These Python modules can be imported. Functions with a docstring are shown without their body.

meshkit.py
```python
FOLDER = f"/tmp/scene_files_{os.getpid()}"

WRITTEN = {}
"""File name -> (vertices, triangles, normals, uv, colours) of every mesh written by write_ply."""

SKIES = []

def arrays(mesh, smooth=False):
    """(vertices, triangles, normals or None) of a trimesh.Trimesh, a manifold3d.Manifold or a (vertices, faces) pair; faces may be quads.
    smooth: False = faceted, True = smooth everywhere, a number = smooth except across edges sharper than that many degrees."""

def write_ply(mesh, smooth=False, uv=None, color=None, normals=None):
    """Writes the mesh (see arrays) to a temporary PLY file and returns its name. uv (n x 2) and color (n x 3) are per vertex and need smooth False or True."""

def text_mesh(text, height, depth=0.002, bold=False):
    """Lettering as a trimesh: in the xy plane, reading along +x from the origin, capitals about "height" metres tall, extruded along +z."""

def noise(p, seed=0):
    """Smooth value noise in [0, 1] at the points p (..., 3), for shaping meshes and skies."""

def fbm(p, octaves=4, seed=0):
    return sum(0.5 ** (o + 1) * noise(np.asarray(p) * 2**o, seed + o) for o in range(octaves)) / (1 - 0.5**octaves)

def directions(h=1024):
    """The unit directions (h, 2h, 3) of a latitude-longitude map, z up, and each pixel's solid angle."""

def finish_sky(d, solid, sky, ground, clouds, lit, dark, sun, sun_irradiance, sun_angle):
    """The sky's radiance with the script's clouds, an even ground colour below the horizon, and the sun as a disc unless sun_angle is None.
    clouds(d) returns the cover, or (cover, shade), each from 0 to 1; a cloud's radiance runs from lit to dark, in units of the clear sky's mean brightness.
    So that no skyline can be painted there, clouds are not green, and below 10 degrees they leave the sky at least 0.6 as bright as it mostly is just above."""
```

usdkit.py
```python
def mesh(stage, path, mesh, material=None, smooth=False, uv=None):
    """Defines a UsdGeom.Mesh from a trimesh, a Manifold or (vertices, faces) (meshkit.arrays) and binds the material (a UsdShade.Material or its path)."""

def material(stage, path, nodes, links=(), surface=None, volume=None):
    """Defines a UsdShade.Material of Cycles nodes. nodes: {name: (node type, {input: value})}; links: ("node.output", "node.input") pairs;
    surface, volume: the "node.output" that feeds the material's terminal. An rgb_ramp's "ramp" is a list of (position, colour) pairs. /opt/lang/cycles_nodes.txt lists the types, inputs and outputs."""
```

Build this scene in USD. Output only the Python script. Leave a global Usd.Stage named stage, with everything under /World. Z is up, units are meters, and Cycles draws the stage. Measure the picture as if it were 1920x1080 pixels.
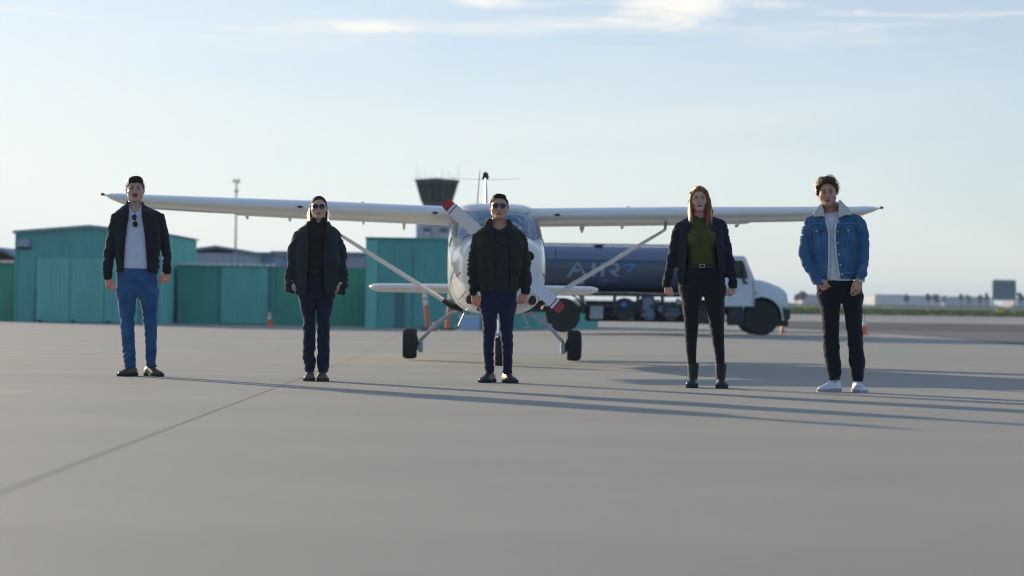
import math, random
import numpy as np
import trimesh, usdkit, meshkit
from scipy.interpolate import PchipInterpolator
from shapely.geometry import Polygon
from pxr import Gf, Sdf, Usd, UsdGeom, UsdLux, UsdShade, Vt

stage = Usd.Stage.CreateInMemory()
UsdGeom.SetStageUpAxis(stage, "Z")
UsdGeom.SetStageMetersPerUnit(stage, 1.0)
UsdGeom.Xform.Define(stage, "/World")
UsdGeom.Scope.Define(stage, "/World/Looks")
RNG = np.random.default_rng(7)
D2R = math.pi / 180

# ------------------------------------------------------------------ camera
FPX = 3200.0                      # focal length in pixels of a 1920 wide picture
CAM_Z = 0.78
ROLL = math.radians(0.85)
PITCH = math.atan(18 / FPX)
_f = np.array([0, math.cos(PITCH), math.sin(PITCH)])
_u0 = np.array([0, -math.sin(PITCH), math.cos(PITCH)])
_r0 = np.array([1.0, 0, 0])
_r = _r0 * math.cos(ROLL) + _u0 * math.sin(ROLL)
_u = _u0 * math.cos(ROLL) - _r0 * math.sin(ROLL)
CAM = np.array([0, 0, CAM_Z])
cam = UsdGeom.Camera.Define(stage, "/World/camera")
cam.CreateHorizontalApertureAttr(36.0)
cam.CreateFocalLengthAttr(FPX / 1920 * 36.0)
cam.CreateFStopAttr(1.7)
cam.CreateFocusDistanceAttr(15.5)
cam.CreateClippingRangeAttr(Gf.Vec2f(0.1, 20000))
cam.CreateExposureAttr(EXPOSURE := 0.12)
cam.AddTransformOp().Set(Gf.Matrix4d(*_r, 0, *_u, 0, *(-_f), 0, *CAM, 1))

# ------------------------------------------------------------------ sky and sun
SUN_EL = math.radians(11.2)
SUN_DIR = np.array([-0.64, 0.768, 0.0]) * math.cos(SUN_EL) + np.array([0, 0, math.sin(SUN_EL)])
SUN_DIR /= np.linalg.norm(SUN_DIR)
SUN_ROT = math.atan2(SUN_DIR[0], SUN_DIR[1])
SKY_STRENGTH, SUN_INTENSITY, VEIL = 0.14, 1.22, 6.2
_sz = SUN_DIR
_sx = np.cross([0, 0, 1.0], _sz); _sx /= np.linalg.norm(_sx)
_sy = np.cross(_sz, _sx)
sun = UsdLux.DistantLight.Define(stage, "/World/sun")
sun.CreateIntensityAttr(SUN_INTENSITY); sun.CreateAngleAttr(0.53); sun.CreateNormalizeAttr(True)
sun.CreateColorAttr(Gf.Vec3f(1.0, 0.85, 0.62))
sun.AddTransformOp().Set(Gf.Matrix4d(*_sx, 0, *_sy, 0, *_sz, 0, 0, 0, 60, 1))
_VK = float(VEIL)
sky_mat = usdkit.material(stage, "/World/Looks/sky", {
    "sky": ("sky_texture", {"sky_type": "single_scattering", "sun_disc": False, "sun_elevation": SUN_EL, "sun_rotation": SUN_ROT,
                            "altitude": 20.0, "air_density": 1.0, "aerosol_density": 0.6, "ozone_density": 5.0}),
    "co": ("texture_coordinate", {}),
    "sep": ("separate_xyz", {}),
    # thin milky veil of high cloud, thickest low in the sky and towards the sun
    "low": ("map_range", {"range_type": "smoothstep", "from_min": -0.05, "from_max": 0.46, "to_min": 1.0, "to_max": 0.02, "clamp": True}),
    "dot": ("vector_math", {"math_type": "dot_product", "vector2": tuple(SUN_DIR)}),
    "tow": ("map_range", {"range_type": "linear", "from_min": -0.5, "from_max": 0.9, "to_min": 0.08, "to_max": 1.0, "clamp": True}),
    "veil": ("math", {"math_type": "multiply"}),
    "mp2": ("mapping", {"scale": (2.2, 2.2, 11.0), "location": (3.9, 1.0, 0.4)}),
    "nz2": ("noise_texture", {"scale": 1.0, "detail": 5.0, "roughness": 0.5, "distortion": 0.9}),
    "vr": ("map_range", {"from_min": 0.3, "from_max": 0.7, "to_min": 0.80, "to_max": 1.10}),
    "veil2": ("math", {"math_type": "multiply", "use_clamp": True}),
    "mixv": ("mix", {"mix_type": "mix", "color2": (_VK * 0.965, _VK, _VK * 0.965)}),
    # streaks of cloud above eight degrees, then the brighter puffs
    "mp": ("mapping", {"scale": (5.0, 5.0, 62.0), "location": (0.9, 0.0, 2.1)}),
    "nz": ("noise_texture", {"scale": 1.0, "detail": 7.0, "roughness": 0.62, "distortion": 0.6}),
    "rm": ("rgb_ramp", {"ramp": [(0.0, (0, 0, 0)), (0.5, (0, 0, 0)), (0.68, (0.75, 0.75, 0.75)), (0.85, (1, 1, 1)), (1.0, (1, 1, 1))]}),
    "gate": ("map_range", {"range_type": "smoothstep", "from_min": 0.128, "from_max": 0.175, "to_min": 0.0, "to_max": 1.0, "clamp": True}),
    "mul": ("math", {"math_type": "multiply"}),
    "mixc": ("mix", {"mix_type": "mix", "color2": (_VK * 1.12, _VK * 1.08, _VK * 1.02)}),
    "pm0": ("mapping", {"scale": (21.739, 0.0, 52.632), "location": (-1.9724, 0.0, -8.9103)}), "pl0": ("vector_math", {"math_type": "length"}), "pr0": ("map_range", {"range_type": "smoothstep", "from_min": 0.1, "from_max": 1.5, "to_min": 1.0, "to_max": 0.0, "clamp": True}),
    "pm1": ("mapping", {"scale": (27.778, 0.0, 200.000), "location": (2.3126, 0.0, -31.0615)}), "pl1": ("vector_math", {"math_type": "length"}), "pr1": ("map_range", {"range_type": "smoothstep", "from_min": 0.1, "from_max": 1.5, "to_min": 0.9, "to_max": 0.0, "clamp": True}),
    "pa1": ("math", {"math_type": "maximum"}),
    "pm2": ("mapping", {"scale": (62.500, 0.0, 454.545), "location": (14.2591, 0.0, -67.6419)}), "pl2": ("vector_math", {"math_type": "length"}), "pr2": ("map_range", {"range_type": "smoothstep", "from_min": 0.1, "from_max": 1.5, "to_min": 0.5, "to_max": 0.0, "clamp": True}),
    "pa2": ("math", {"math_type": "maximum"}),
    "pm3": ("mapping", {"scale": (76.923, 0.0, 333.333), "location": (-15.0720, 0.0, -55.1075)}), "pl3": ("vector_math", {"math_type": "length"}), "pr3": ("map_range", {"range_type": "smoothstep", "from_min": 0.1, "from_max": 1.5, "to_min": 0.5, "to_max": 0.0, "clamp": True}),
    "pa3": ("math", {"math_type": "maximum"}),
    "pm4": ("mapping", {"scale": (166.667, 0.0, 166.667), "location": (-47.9800, 0.0, -27.6852)}), "pl4": ("vector_math", {"math_type": "length"}), "pr4": ("map_range", {"range_type": "smoothstep", "from_min": 0.1, "from_max": 1.5, "to_min": 0.7, "to_max": 0.0, "clamp": True}),
    "pa4": ("math", {"math_type": "maximum"}),
    "pm5": ("mapping", {"scale": (33.333, 0.0, 166.667), "location": (0.5132, 0.0, -28.4670)}), "pl5": ("vector_math", {"math_type": "length"}), "pr5": ("map_range", {"range_type": "smoothstep", "from_min": 0.1, "from_max": 1.5, "to_min": 0.85, "to_max": 0.0, "clamp": True}),
    "pa5": ("math", {"math_type": "maximum"}),
    "pm6": ("mapping", {"scale": (16.129, 0.0, 294.118), "location": (-1.1928, 0.0, -47.3620)}), "pl6": ("vector_math", {"math_type": "length"}), "pr6": ("map_range", {"range_type": "smoothstep", "from_min": 0.1, "from_max": 1.5, "to_min": 0.8, "to_max": 0.0, "clamp": True}),
    "pa6": ("math", {"math_type": "maximum"}),
    "pm7": ("mapping", {"scale": (28.571, 0.0, 250.000), "location": (6.4972, 0.0, -42.2166)}), "pl7": ("vector_math", {"math_type": "length"}), "pr7": ("map_range", {"range_type": "smoothstep", "from_min": 0.1, "from_max": 1.5, "to_min": 0.75, "to_max": 0.0, "clamp": True}),
    "pa7": ("math", {"math_type": "maximum"}),
    "pm8": ("mapping", {"scale": (50.000, 0.0, 250.000), "location": (7.2763, 0.0, -26.4383)}), "pl8": ("vector_math", {"math_type": "length"}), "pr8": ("map_range", {"range_type": "smoothstep", "from_min": 0.1, "from_max": 1.5, "to_min": 0.38, "to_max": 0.0, "clamp": True}),
    "pa8": ("math", {"math_type": "maximum"}),
    "mp3": ("mapping", {"scale": (34.0, 34.0, 190.0)}), "nz3": ("noise_texture", {"scale": 1.0, "detail": 6.0, "roughness": 0.6, "distortion": 0.5}),
    "pn": ("math", {"math_type": "multiply_add", "value2": 1.5, "value3": -0.75}), "ps": ("math", {"math_type": "add"}),
    "pk": ("map_range", {"range_type": "smoothstep", "from_min": 0.30, "from_max": 1.05, "to_min": 0.0, "to_max": 0.95, "clamp": True}),
    "pg": ("math", {"math_type": "multiply"}),
    "mixp": ("mix", {"mix_type": "mix", "color2": (_VK * 1.13, _VK * 1.09, _VK * 1.0)}),
    "bg": ("background_shader", {"strength": SKY_STRENGTH}),
}, [("co.generated", "sep.vector"), ("sep.z", "low.value"), ("co.generated", "dot.vector1"), ("dot.value", "tow.value"), ("low.result", "veil.value1"), ("tow.result", "veil.value2"),
    ("co.generated", "mp2.vector"), ("mp2.vector", "nz2.vector"), ("nz2.fac", "vr.value"), ("veil.value", "veil2.value1"), ("vr.result", "veil2.value2"),
    ("sky.color", "mixv.color1"), ("veil2.value", "mixv.fac"),
    ("co.generated", "mp.vector"), ("mp.vector", "nz.vector"), ("nz.fac", "rm.fac"), ("sep.z", "gate.value"), ("rm.color", "mul.value1"), ("gate.result", "mul.value2"),
    ("mixv.color", "mixc.color1"), ("mul.value", "mixc.fac"), ("co.generated", "pm0.vector"), ("pm0.vector", "pl0.vector1"), ("pl0.value", "pr0.value"), ("co.generated", "pm1.vector"), ("pm1.vector", "pl1.vector1"), ("pl1.value", "pr1.value"), ("pr0.result", "pa1.value1"), ("pr1.result", "pa1.value2"), ("co.generated", "pm2.vector"), ("pm2.vector", "pl2.vector1"), ("pl2.value", "pr2.value"), ("pa1.value", "pa2.value1"), ("pr2.result", "pa2.value2"), ("co.generated", "pm3.vector"), ("pm3.vector", "pl3.vector1"), ("pl3.value", "pr3.value"), ("pa2.value", "pa3.value1"), ("pr3.result", "pa3.value2"), ("co.generated", "pm4.vector"), ("pm4.vector", "pl4.vector1"), ("pl4.value", "pr4.value"), ("pa3.value", "pa4.value1"), ("pr4.result", "pa4.value2"), ("co.generated", "pm5.vector"), ("pm5.vector", "pl5.vector1"), ("pl5.value", "pr5.value"), ("pa4.value", "pa5.value1"), ("pr5.result", "pa5.value2"), ("co.generated", "pm6.vector"), ("pm6.vector", "pl6.vector1"), ("pl6.value", "pr6.value"), ("pa5.value", "pa6.value1"), ("pr6.result", "pa6.value2"), ("co.generated", "pm7.vector"), ("pm7.vector", "pl7.vector1"), ("pl7.value", "pr7.value"), ("pa6.value", "pa7.value1"), ("pr7.result", "pa7.value2"), ("co.generated", "pm8.vector"), ("pm8.vector", "pl8.vector1"), ("pl8.value", "pr8.value"), ("pa7.value", "pa8.value1"), ("pr8.result", "pa8.value2"), ("co.generated", "mp3.vector"), ("mp3.vector", "nz3.vector"), ("nz3.fac", "pn.value1"), ("pn.value", "ps.value1"), ("pa8.value", "ps.value2"), ("ps.value", "pk.value"), ("pk.result", "pg.value1"), ("pa8.value", "pg.value2"), ("mixc.color", "mixp.color1"), ("pg.value", "mixp.fac"), ("mixp.color", "bg.color")],
    surface="bg.background")
dome = UsdLux.DomeLight.Define(stage, "/World/sky")
dome.CreateIntensityAttr(1.0)
UsdShade.MaterialBindingAPI.Apply(dome.GetPrim()).Bind(sky_mat)
dome.GetPrim().SetCustomDataByKey("kind", "structure")
dome.GetPrim().SetCustomDataByKey("label", "pale late afternoon sky with thin streaks of cloud")

# ------------------------------------------------------------------ helpers
def at(px, py, D):
    """World point seen at pixel (px, py) of the 1920 wide photograph at distance D along +y."""
    d = _f + (px - 960) / FPX * _r - (py - 540) / FPX * _u
    return CAM + d * (D / d[1])

def sstep(a, b, x):
    t = np.clip((np.asarray(x, float) - a) / (b - a), 0, 1)
    return t * t * (3 - 2 * t)

def ground(x, y):
    """Height of the ground: the apron falls gently away from the camera, then the field is level."""
    x, y = np.asarray(x, float), np.asarray(y, float)
    near = -0.0165 * (y - 15.6)
    z26 = -0.0165 * (26 - 15.6)
    left = np.where(y < 26, near, np.where(y < 80, z26 - 0.0098 * (y - 26), z26 - 0.0098 * 54))
    right = np.where(y < 26, near, np.where(y < 56, z26 - 0.0046 * (y - 26), np.where(y < 95, z26 - 0.138 - 0.0101 * (y - 56), -0.703)))
    w = sstep(-1.0, 5.0, x)
    return left * (1 - w) + right * w

_used = {}
def path_for(name, parent=None):
    base = str(parent.GetPath()) if parent is not None else "/World"
    k = (base, name)
    n = _used.get(k, 0)
    _used[k] = n + 1
    return f"{base}/{name}" + (f"_{n:03d}" if n else "")

def tag(prim, label=None, cat=None, group=None, kind=None):
    for k, v in (("label", label), ("category", cat), ("group", group), ("kind", kind)):
        if v:
            prim.SetCustomDataByKey(k, v)
    return prim

def thing(name, label, cat, loc=(0, 0, 0), rz=0.0, group=None):
    x = UsdGeom.Xform.Define(stage, path_for(name))
    x.AddTranslateOp().Set(Gf.Vec3d(*map(float, loc)))
    if rz:
        x.AddRotateZOp().Set(float(rz))
    return tag(x.GetPrim(), label, cat, group)

def part(name, mesh, mat, parent=None, smooth=35, label=None, kind=None):
    if isinstance(mesh, MB):
        mesh = mesh.get()
    m = usdkit.mesh(stage, path_for(name, parent), mesh, mat, smooth=smooth)
    return tag(m.GetPrim(), label, None, None, kind)

def copy_of(src, name, label, cat, loc, rz=0.0, group=None, scale=None):
    x = UsdGeom.Xform.Define(stage, path_for(name))
    x.AddTranslateOp().Set(Gf.Vec3d(*map(float, loc)))
    if rz:
        x.AddRotateZOp().Set(float(rz))
    if scale:
        x.AddScaleOp().Set(Gf.Vec3f(*scale))
    p = x.GetPrim()
    p.GetReferences().AddInternalReference(src.GetPath())
    p.SetInstanceable(True)
    return tag(p, label, cat, group)

class MB:
    """Collects shapes that become one mesh."""
    def __init__(self):
        self.l = []
    def add(self, m):
        if isinstance(m, tuple):
            v, f = np.asarray(m[0], float), np.asarray(m[1], int)
            if f.shape[1] == 4:
                f = np.vstack([f[:, [0, 1, 2]], f[:, [0, 2, 3]]])
            m = trimesh.Trimesh(v, f, process=False)
        self.l.append(m)
        return self
    def box(self, x0, x1, y0, y1, z0, z1, bev=0.0):
        if bev <= 0:
            m = trimesh.creation.box([x1 - x0, y1 - y0, z1 - z0])
        else:
            b = min(bev, 0.49 * min(x1 - x0, y1 - y0, z1 - z0))
            pts = []
            hx, hy, hz = (x1 - x0) / 2, (y1 - y0) / 2, (z1 - z0) / 2
            for sx in (-1, 1):
                for sy in (-1, 1):
                    for sz in (-1, 1):
                        pts += [(sx * hx, sy * (hy - b), sz * (hz - b)), (sx * (hx - b), sy * hy, sz * (hz - b)), (sx * (hx - b), sy * (hy - b), sz * hz)]
            m = trimesh.convex.convex_hull(np.array(pts))
        m.apply_translation([(x0 + x1) / 2, (y0 + y1) / 2, (z0 + z1) / 2])
        return self.add(m)
    def cyl(self, a, b, r, n=16, r2=None):
        a, b = np.asarray(a, float), np.asarray(b, float)
        return self.add(tube_mesh([a, b], [r, r if r2 is None else r2], n))
    def tube(self, pts, r, n=10, flat=1.0, side=None):
        return self.add(tube_mesh(pts, r, n, flat, side))
    def get(self):
        return trimesh.util.concatenate(self.l) if len(self.l) > 1 else self.l[0]
    def move(self, d):
        for m in self.l:
            m.apply_translation(d)
        return self
    def apply(self, T):
        for m in self.l:
            m.apply_transform(T)
        return self

def loft(rings, cap=True):
    """Rings (k, n, 3) of equal counts joined into a closed skin with capped ends."""
    R = np.asarray(rings, float)
    k, n, _ = R.shape
    v = R.reshape(-1, 3)
    i = np.arange(n)
    f = []
    for j in range(k - 1):
        a, b = j * n + i, j * n + (i + 1) % n
        f.append(np.stack([a, b, b + n], 1)); f.append(np.stack([a, b + n, a + n], 1))
    f = np.vstack(f)
    if cap:
        v = np.vstack([v, R[0].mean(0), R[-1].mean(0)])
        c0, c1 = len(v) - 2, len(v) - 1
        f = np.vstack([f, np.stack([(i + 1) % n, i, np.full(n, c0)], 1), np.stack([(k - 1) * n + i, (k - 1) * n + (i + 1) % n, np.full(n, c1)], 1)])
    m = trimesh.Trimesh(v, f, process=False)
    if m.volume < 0:
        m.invert()
    return m

def tube_mesh(pts, r, n=10, flat=1.0, side=None):
    """A pipe through the points; flat < 1 squashes the section across the direction `side`."""
    P = np.asarray(pts, float)
    r = np.broadcast_to(np.asarray(r, float), (len(P),))
    T = np.gradient(P, axis=0)
    T /= np.linalg.norm(T, axis=1, keepdims=True)
    s0 = np.asarray(side, float) if side is not None else (np.array([0, 0, 1.0]) if abs(T[0, 2]) < 0.9 else np.array([1.0, 0, 0]))
    rings = []
    th = np.arange(n) / n * 2 * np.pi
    for p, t, rr in zip(P, T, r):
        a = s0 - t * (s0 @ t); a /= np.linalg.norm(a)
        b = np.cross(t, a)
        rings.append(p + rr * (np.cos(th)[:, None] * a * flat + np.sin(th)[:, None] * b))
    return loft(rings)

def prism(poly, y0, y1):
    """Polygon in the xz plane extruded from y0 to y1."""
    p = poly if isinstance(poly, Polygon) else Polygon(poly)
    m = trimesh.creation.extrude_polygon(p, y1 - y0, engine="earcut")
    v = np.array(m.vertices)
    m.vertices = np.stack([v[:, 0], y0 + v[:, 2], v[:, 1]], 1)
    m.invert() if m.volume < 0 else None
    return m

def lathe(profile, n=32, axis="z", center=(0, 0, 0)):
    """Revolve (radius, height) pairs around an axis."""
    th = np.arange(n) / n * 2 * np.pi
    rings = []
    for r, h in profile:
        c, s, o = r * np.cos(th), r * np.sin(th), np.full(n, h)
        rings.append(np.stack({"z": (c, s, o), "y": (c, o, s), "x": (o, c, s)}[axis], 1))
    m = loft(rings)
    m.apply_translation(center)
    return m

# ------------------------------------------------------------------ materials
def mat(name, color, rough=0.6, metal=0.0, var=0.15, nscale=6.0, bump=0.0, bscale=60.0, coat=0.0, sheen=0.0, stretch=(1, 1, 1), spec=0.5, extra=None, detail=5.0, color2=None, bdist=0.01):
    """Principled material whose colour wanders by a noise; bump adds fine relief."""
    c = np.asarray(color, float)
    lo = c * (1 - var) if color2 is None else np.asarray(color2, float)
    hi = np.minimum(c * (1 + var), 0.95) if color2 is None else c
    nodes = {"co": ("texture_coordinate", {}), "mp": ("mapping", {"scale": stretch}),
             "nz": ("noise_texture", {"scale": nscale, "detail": detail, "roughness": 0.6}),
             "rp": ("rgb_ramp", {"ramp": [(0.0, lo), (0.3, lo), (0.7, hi), (1.0, hi)]}),
             "p": ("principled_bsdf", {"roughness": rough, "metallic": metal, "coat_weight": coat, "sheen_weight": sheen, "specular_ior_level": spec, **(extra or {})})}
    links = [("co.object", "mp.vector"), ("mp.vector", "nz.vector"), ("nz.fac", "rp.fac"), ("rp.color", "p.base_color")]
    if bump:
        nodes["nb"] = ("noise_texture", {"scale": bscale, "detail": 4.0, "roughness": 0.6})
        nodes["b"] = ("bump", {"strength": bump, "distance": bdist})
        links += [("mp.vector", "nb.vector"), ("nb.fac", "b.height"), ("b.normal", "p.normal")]
    return usdkit.material(stage, f"/World/Looks/{name}", nodes, links, surface="p.BSDF")

M = {}
# ------------------------------------------------------------------ ground
M["concrete"] = usdkit.material(stage, "/World/Looks/concrete", {
    "co": ("geometry", {}),
    "m1": ("mapping", {"scale": (0.10, 0.55, 1.0)}), "n1": ("noise_texture", {"scale": 1.0, "detail": 5.0, "roughness": 0.55}),
    "r1": ("rgb_ramp", {"ramp": [(0.0, (0.335, 0.318, 0.276)), (0.35, (0.37, 0.352, 0.306)), (0.65, (0.425, 0.402, 0.345)), (1.0, (0.445, 0.42, 0.36))]}),
    "n2": ("noise_texture", {"scale": 1.3, "detail": 10.0, "roughness": 0.72}),
    "r2": ("rgb_ramp", {"ramp": [(0.0, (0.80, 0.80, 0.82)), (0.36, (0.94, 0.94, 0.945)), (0.6, (1, 1, 1)), (1.0, (1.05, 1.05, 1.03))]}),
    "mx": ("mix", {"mix_type": "multiply", "fac": 1.0}),
    "n3": ("noise_texture", {"scale": 180.0, "detail": 3.0}), "b": ("bump", {"strength": 0.25, "distance": 0.004}),
    "p": ("principled_bsdf", {"roughness": 0.8, "specular_ior_level": 0.35}),
}, [("co.position", "m1.vector"), ("m1.vector", "n1.vector"), ("n1.fac", "r1.fac"), ("co.position", "n2.vector"), ("n2.fac", "r2.fac"),
    ("r1.color", "mx.color1"), ("r2.color", "mx.color2"), ("mx.color", "p.base_color"), ("co.position", "n3.vector"), ("n3.fac", "b.height"), ("b.normal", "p.normal")], surface="p.BSDF")
M["pale_concrete"] = mat("pale_concrete", (0.36, 0.33, 0.31), 0.85, var=0.12, nscale=0.15)
M["asphalt"] = mat("asphalt", (0.07, 0.072, 0.078), 0.85, var=0.25, nscale=0.2, bump=0.2, bscale=120)
M["asphalt_old"] = mat("asphalt_old", (0.13, 0.13, 0.135), 0.85, var=0.2, nscale=0.12)
M["grass"] = mat("grass", (0.12, 0.155, 0.04), 0.95, var=0.35, nscale=0.35, spec=0.1)
M["earth"] = mat("earth", (0.12, 0.115, 0.085), 0.95, var=0.3, nscale=0.02, spec=0.1)
M["joint"] = mat("joint", (0.25, 0.242, 0.225), 0.9)

def sheet(rows, cols, dz):
    """A sheet on the ground: rows of y, cols(y) gives the x of each row."""
    V, n = [], None
    for y in rows:
        xs = np.asarray(cols(y), float); n = len(xs)
        V.append(np.stack([xs, np.full(n, y), ground(xs, np.full(n, y)) + dz], 1))
    V = np.vstack(V)
    k = len(rows)
    i, j = np.meshgrid(np.arange(k - 1), np.arange(n - 1), indexing="ij")
    a = (i * n + j).ravel()
    f = np.vstack([np.stack([a, a + 1, a + n + 1], 1), np.stack([a, a + n + 1, a + n], 1)])
    return trimesh.Trimesh(V, f, process=False)

ROWS = [-30, -10, -4] + list(np.arange(0, 27, 1.0)) + list(np.arange(28, 98, 2.0))
def spread(a, b, n):
    return np.linspace(a, b, n)
BIG_X = np.array(sorted(set([-3000, -1500, -800, -400, -200, -120, -60, -30] + list(np.arange(-20, 31, 1.0)) + [40, 60, 120, 200, 400, 800, 1500, 3000])))
part("ground", sheet([-300, -100] + ROWS + [110, 140, 200, 300, 500, 900, 1600, 3000], lambda y: BIG_X, -0.05), M["earth"], smooth=True, kind="structure", label="flat dusty field under and around the airfield")
def edge_x(y):      # right edge of the light apron
    return float(np.interp(y, [-30, 20, 44, 62, 91, 130], [11.6, 12.2, 13.2, 14.3, 14.9, 15.5]))
def joint_x(y):
    return -1.52 - 0.041 * (y - 5.08)
apron = tag(UsdGeom.Xform.Define(stage, "/World/apron").GetPrim(), "light grey concrete apron with one sealed joint running towards the hangars", kind="structure")
AR = ROWS + [100, 112, 130]
G = 0.006
part("slab", sheet(AR, lambda y: np.concatenate([[-120, -60], np.linspace(-30, joint_x(y) - G, 30)]), 0.0), M["concrete"], apron, smooth=True)
part("slab", sheet(AR, lambda y: np.linspace(joint_x(y) + G, edge_x(y), 22), 0.0), M["concrete"], apron, smooth=True)
part("joint_seal", sheet(AR, lambda y: [joint_x(y) - G, joint_x(y) + G], -0.0015), M["joint"], apron, smooth=True)
TR = [20 + 2 * i for i in range(39)] + [100, 112, 131]
part("taxiway", sheet([-30, -10] + list(np.arange(0, 20, 2.0)) + TR, lambda y: np.concatenate([np.linspace(edge_x(y), 24, 6), [32, 48, 80, 160, 320]]), -0.004), M["asphalt_old"], smooth=True, kind="structure", label="grey asphalt taxiway right of the apron")
part("road", sheet([92, 96, 100, 112, 131], lambda y: [15.6, 32, 48, 80, 160, 320], 0.002), M["asphalt"], smooth=True, kind="structure", label="dark asphalt band across the far side of the taxiway")
part("pavement", sheet([131.0, 150, 180, 208], lambda y: [-120, -40, 15, 40, 80, 160, 400], 0.0), M["pale_concrete"], smooth=True, kind="structure", label="pale concrete strip before the grass")
part("runway", sheet([460.0, 560, 640], lambda y: [-400, 40, 150, 400, 900], 0.02), M["asphalt_old"], smooth=True, kind="structure", label="far grey runway strip beyond the grass")

def grass_strip(x0, x1, y0, y1, n, hmax, seed):
    """Sheet of turf with upright tufts."""
    rg = np.random.default_rng(seed)
    xs, ys = rg.uniform(x0, x1, n), rg.uniform(y0, y1, n)
    h = hmax * rg.uniform(0.4, 1.0, n); a = rg.uniform(0, np.pi, n); w = rg.uniform(0.2, 0.6, n)
    z = ground(xs, ys)
    dx, dy = np.cos(a) * w, np.sin(a) * w
    lx, ly = rg.normal(0, 0.05, n), rg.normal(0, 0.05, n)
    v = np.stack([np.stack([xs - dx, ys - dy, z], 1), np.stack([xs + dx, ys + dy, z], 1), np.stack([xs + dx * .7 + lx, ys + dy * .7 + ly, z + h * .8], 1), np.stack([xs + lx, ys + ly, z + h], 1)], 1).reshape(-1, 3)
    b = np.arange(n) * 4
    f = np.vstack([np.stack([b, b + 1, b + 2], 1), np.stack([b, b + 2, b + 3], 1)])
    base = sheet([y0, (y0 + y1) / 2, y1], lambda y: np.linspace(x0, x1, 6), 0.01)
    return trimesh.util.concatenate([base, trimesh.Trimesh(v, f, process=False)])
part("grass", grass_strip(10, 240, 209, 445, 26000, 0.28, 3), M["grass"], smooth=False, kind="stuff", label="strip of short green grass between the concrete and the far runway")
part("grass", grass_strip(-60, 420, 650, 900, 9000, 0.7, 4), M["grass"], smooth=False, kind="stuff", label="rough dark grass beyond the far runway")

# ------------------------------------------------------------------ hangars
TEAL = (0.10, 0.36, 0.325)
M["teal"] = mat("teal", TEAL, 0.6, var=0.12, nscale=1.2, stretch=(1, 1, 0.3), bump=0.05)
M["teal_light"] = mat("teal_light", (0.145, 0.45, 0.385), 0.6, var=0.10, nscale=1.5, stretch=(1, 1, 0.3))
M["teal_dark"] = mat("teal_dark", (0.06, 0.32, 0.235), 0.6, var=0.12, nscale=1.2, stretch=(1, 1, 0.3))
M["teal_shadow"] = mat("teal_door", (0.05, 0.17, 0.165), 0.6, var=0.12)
M["fascia"] = mat("fascia", (0.22, 0.27, 0.30), 0.6, var=0.1)
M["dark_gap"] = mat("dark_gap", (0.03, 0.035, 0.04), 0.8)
M["trim_white"] = mat("trim_white", (0.6, 0.62, 0.62), 0.6, var=0.1)
M["grey_box"] = mat("grey_box", (0.28, 0.33, 0.40), 0.6)

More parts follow.
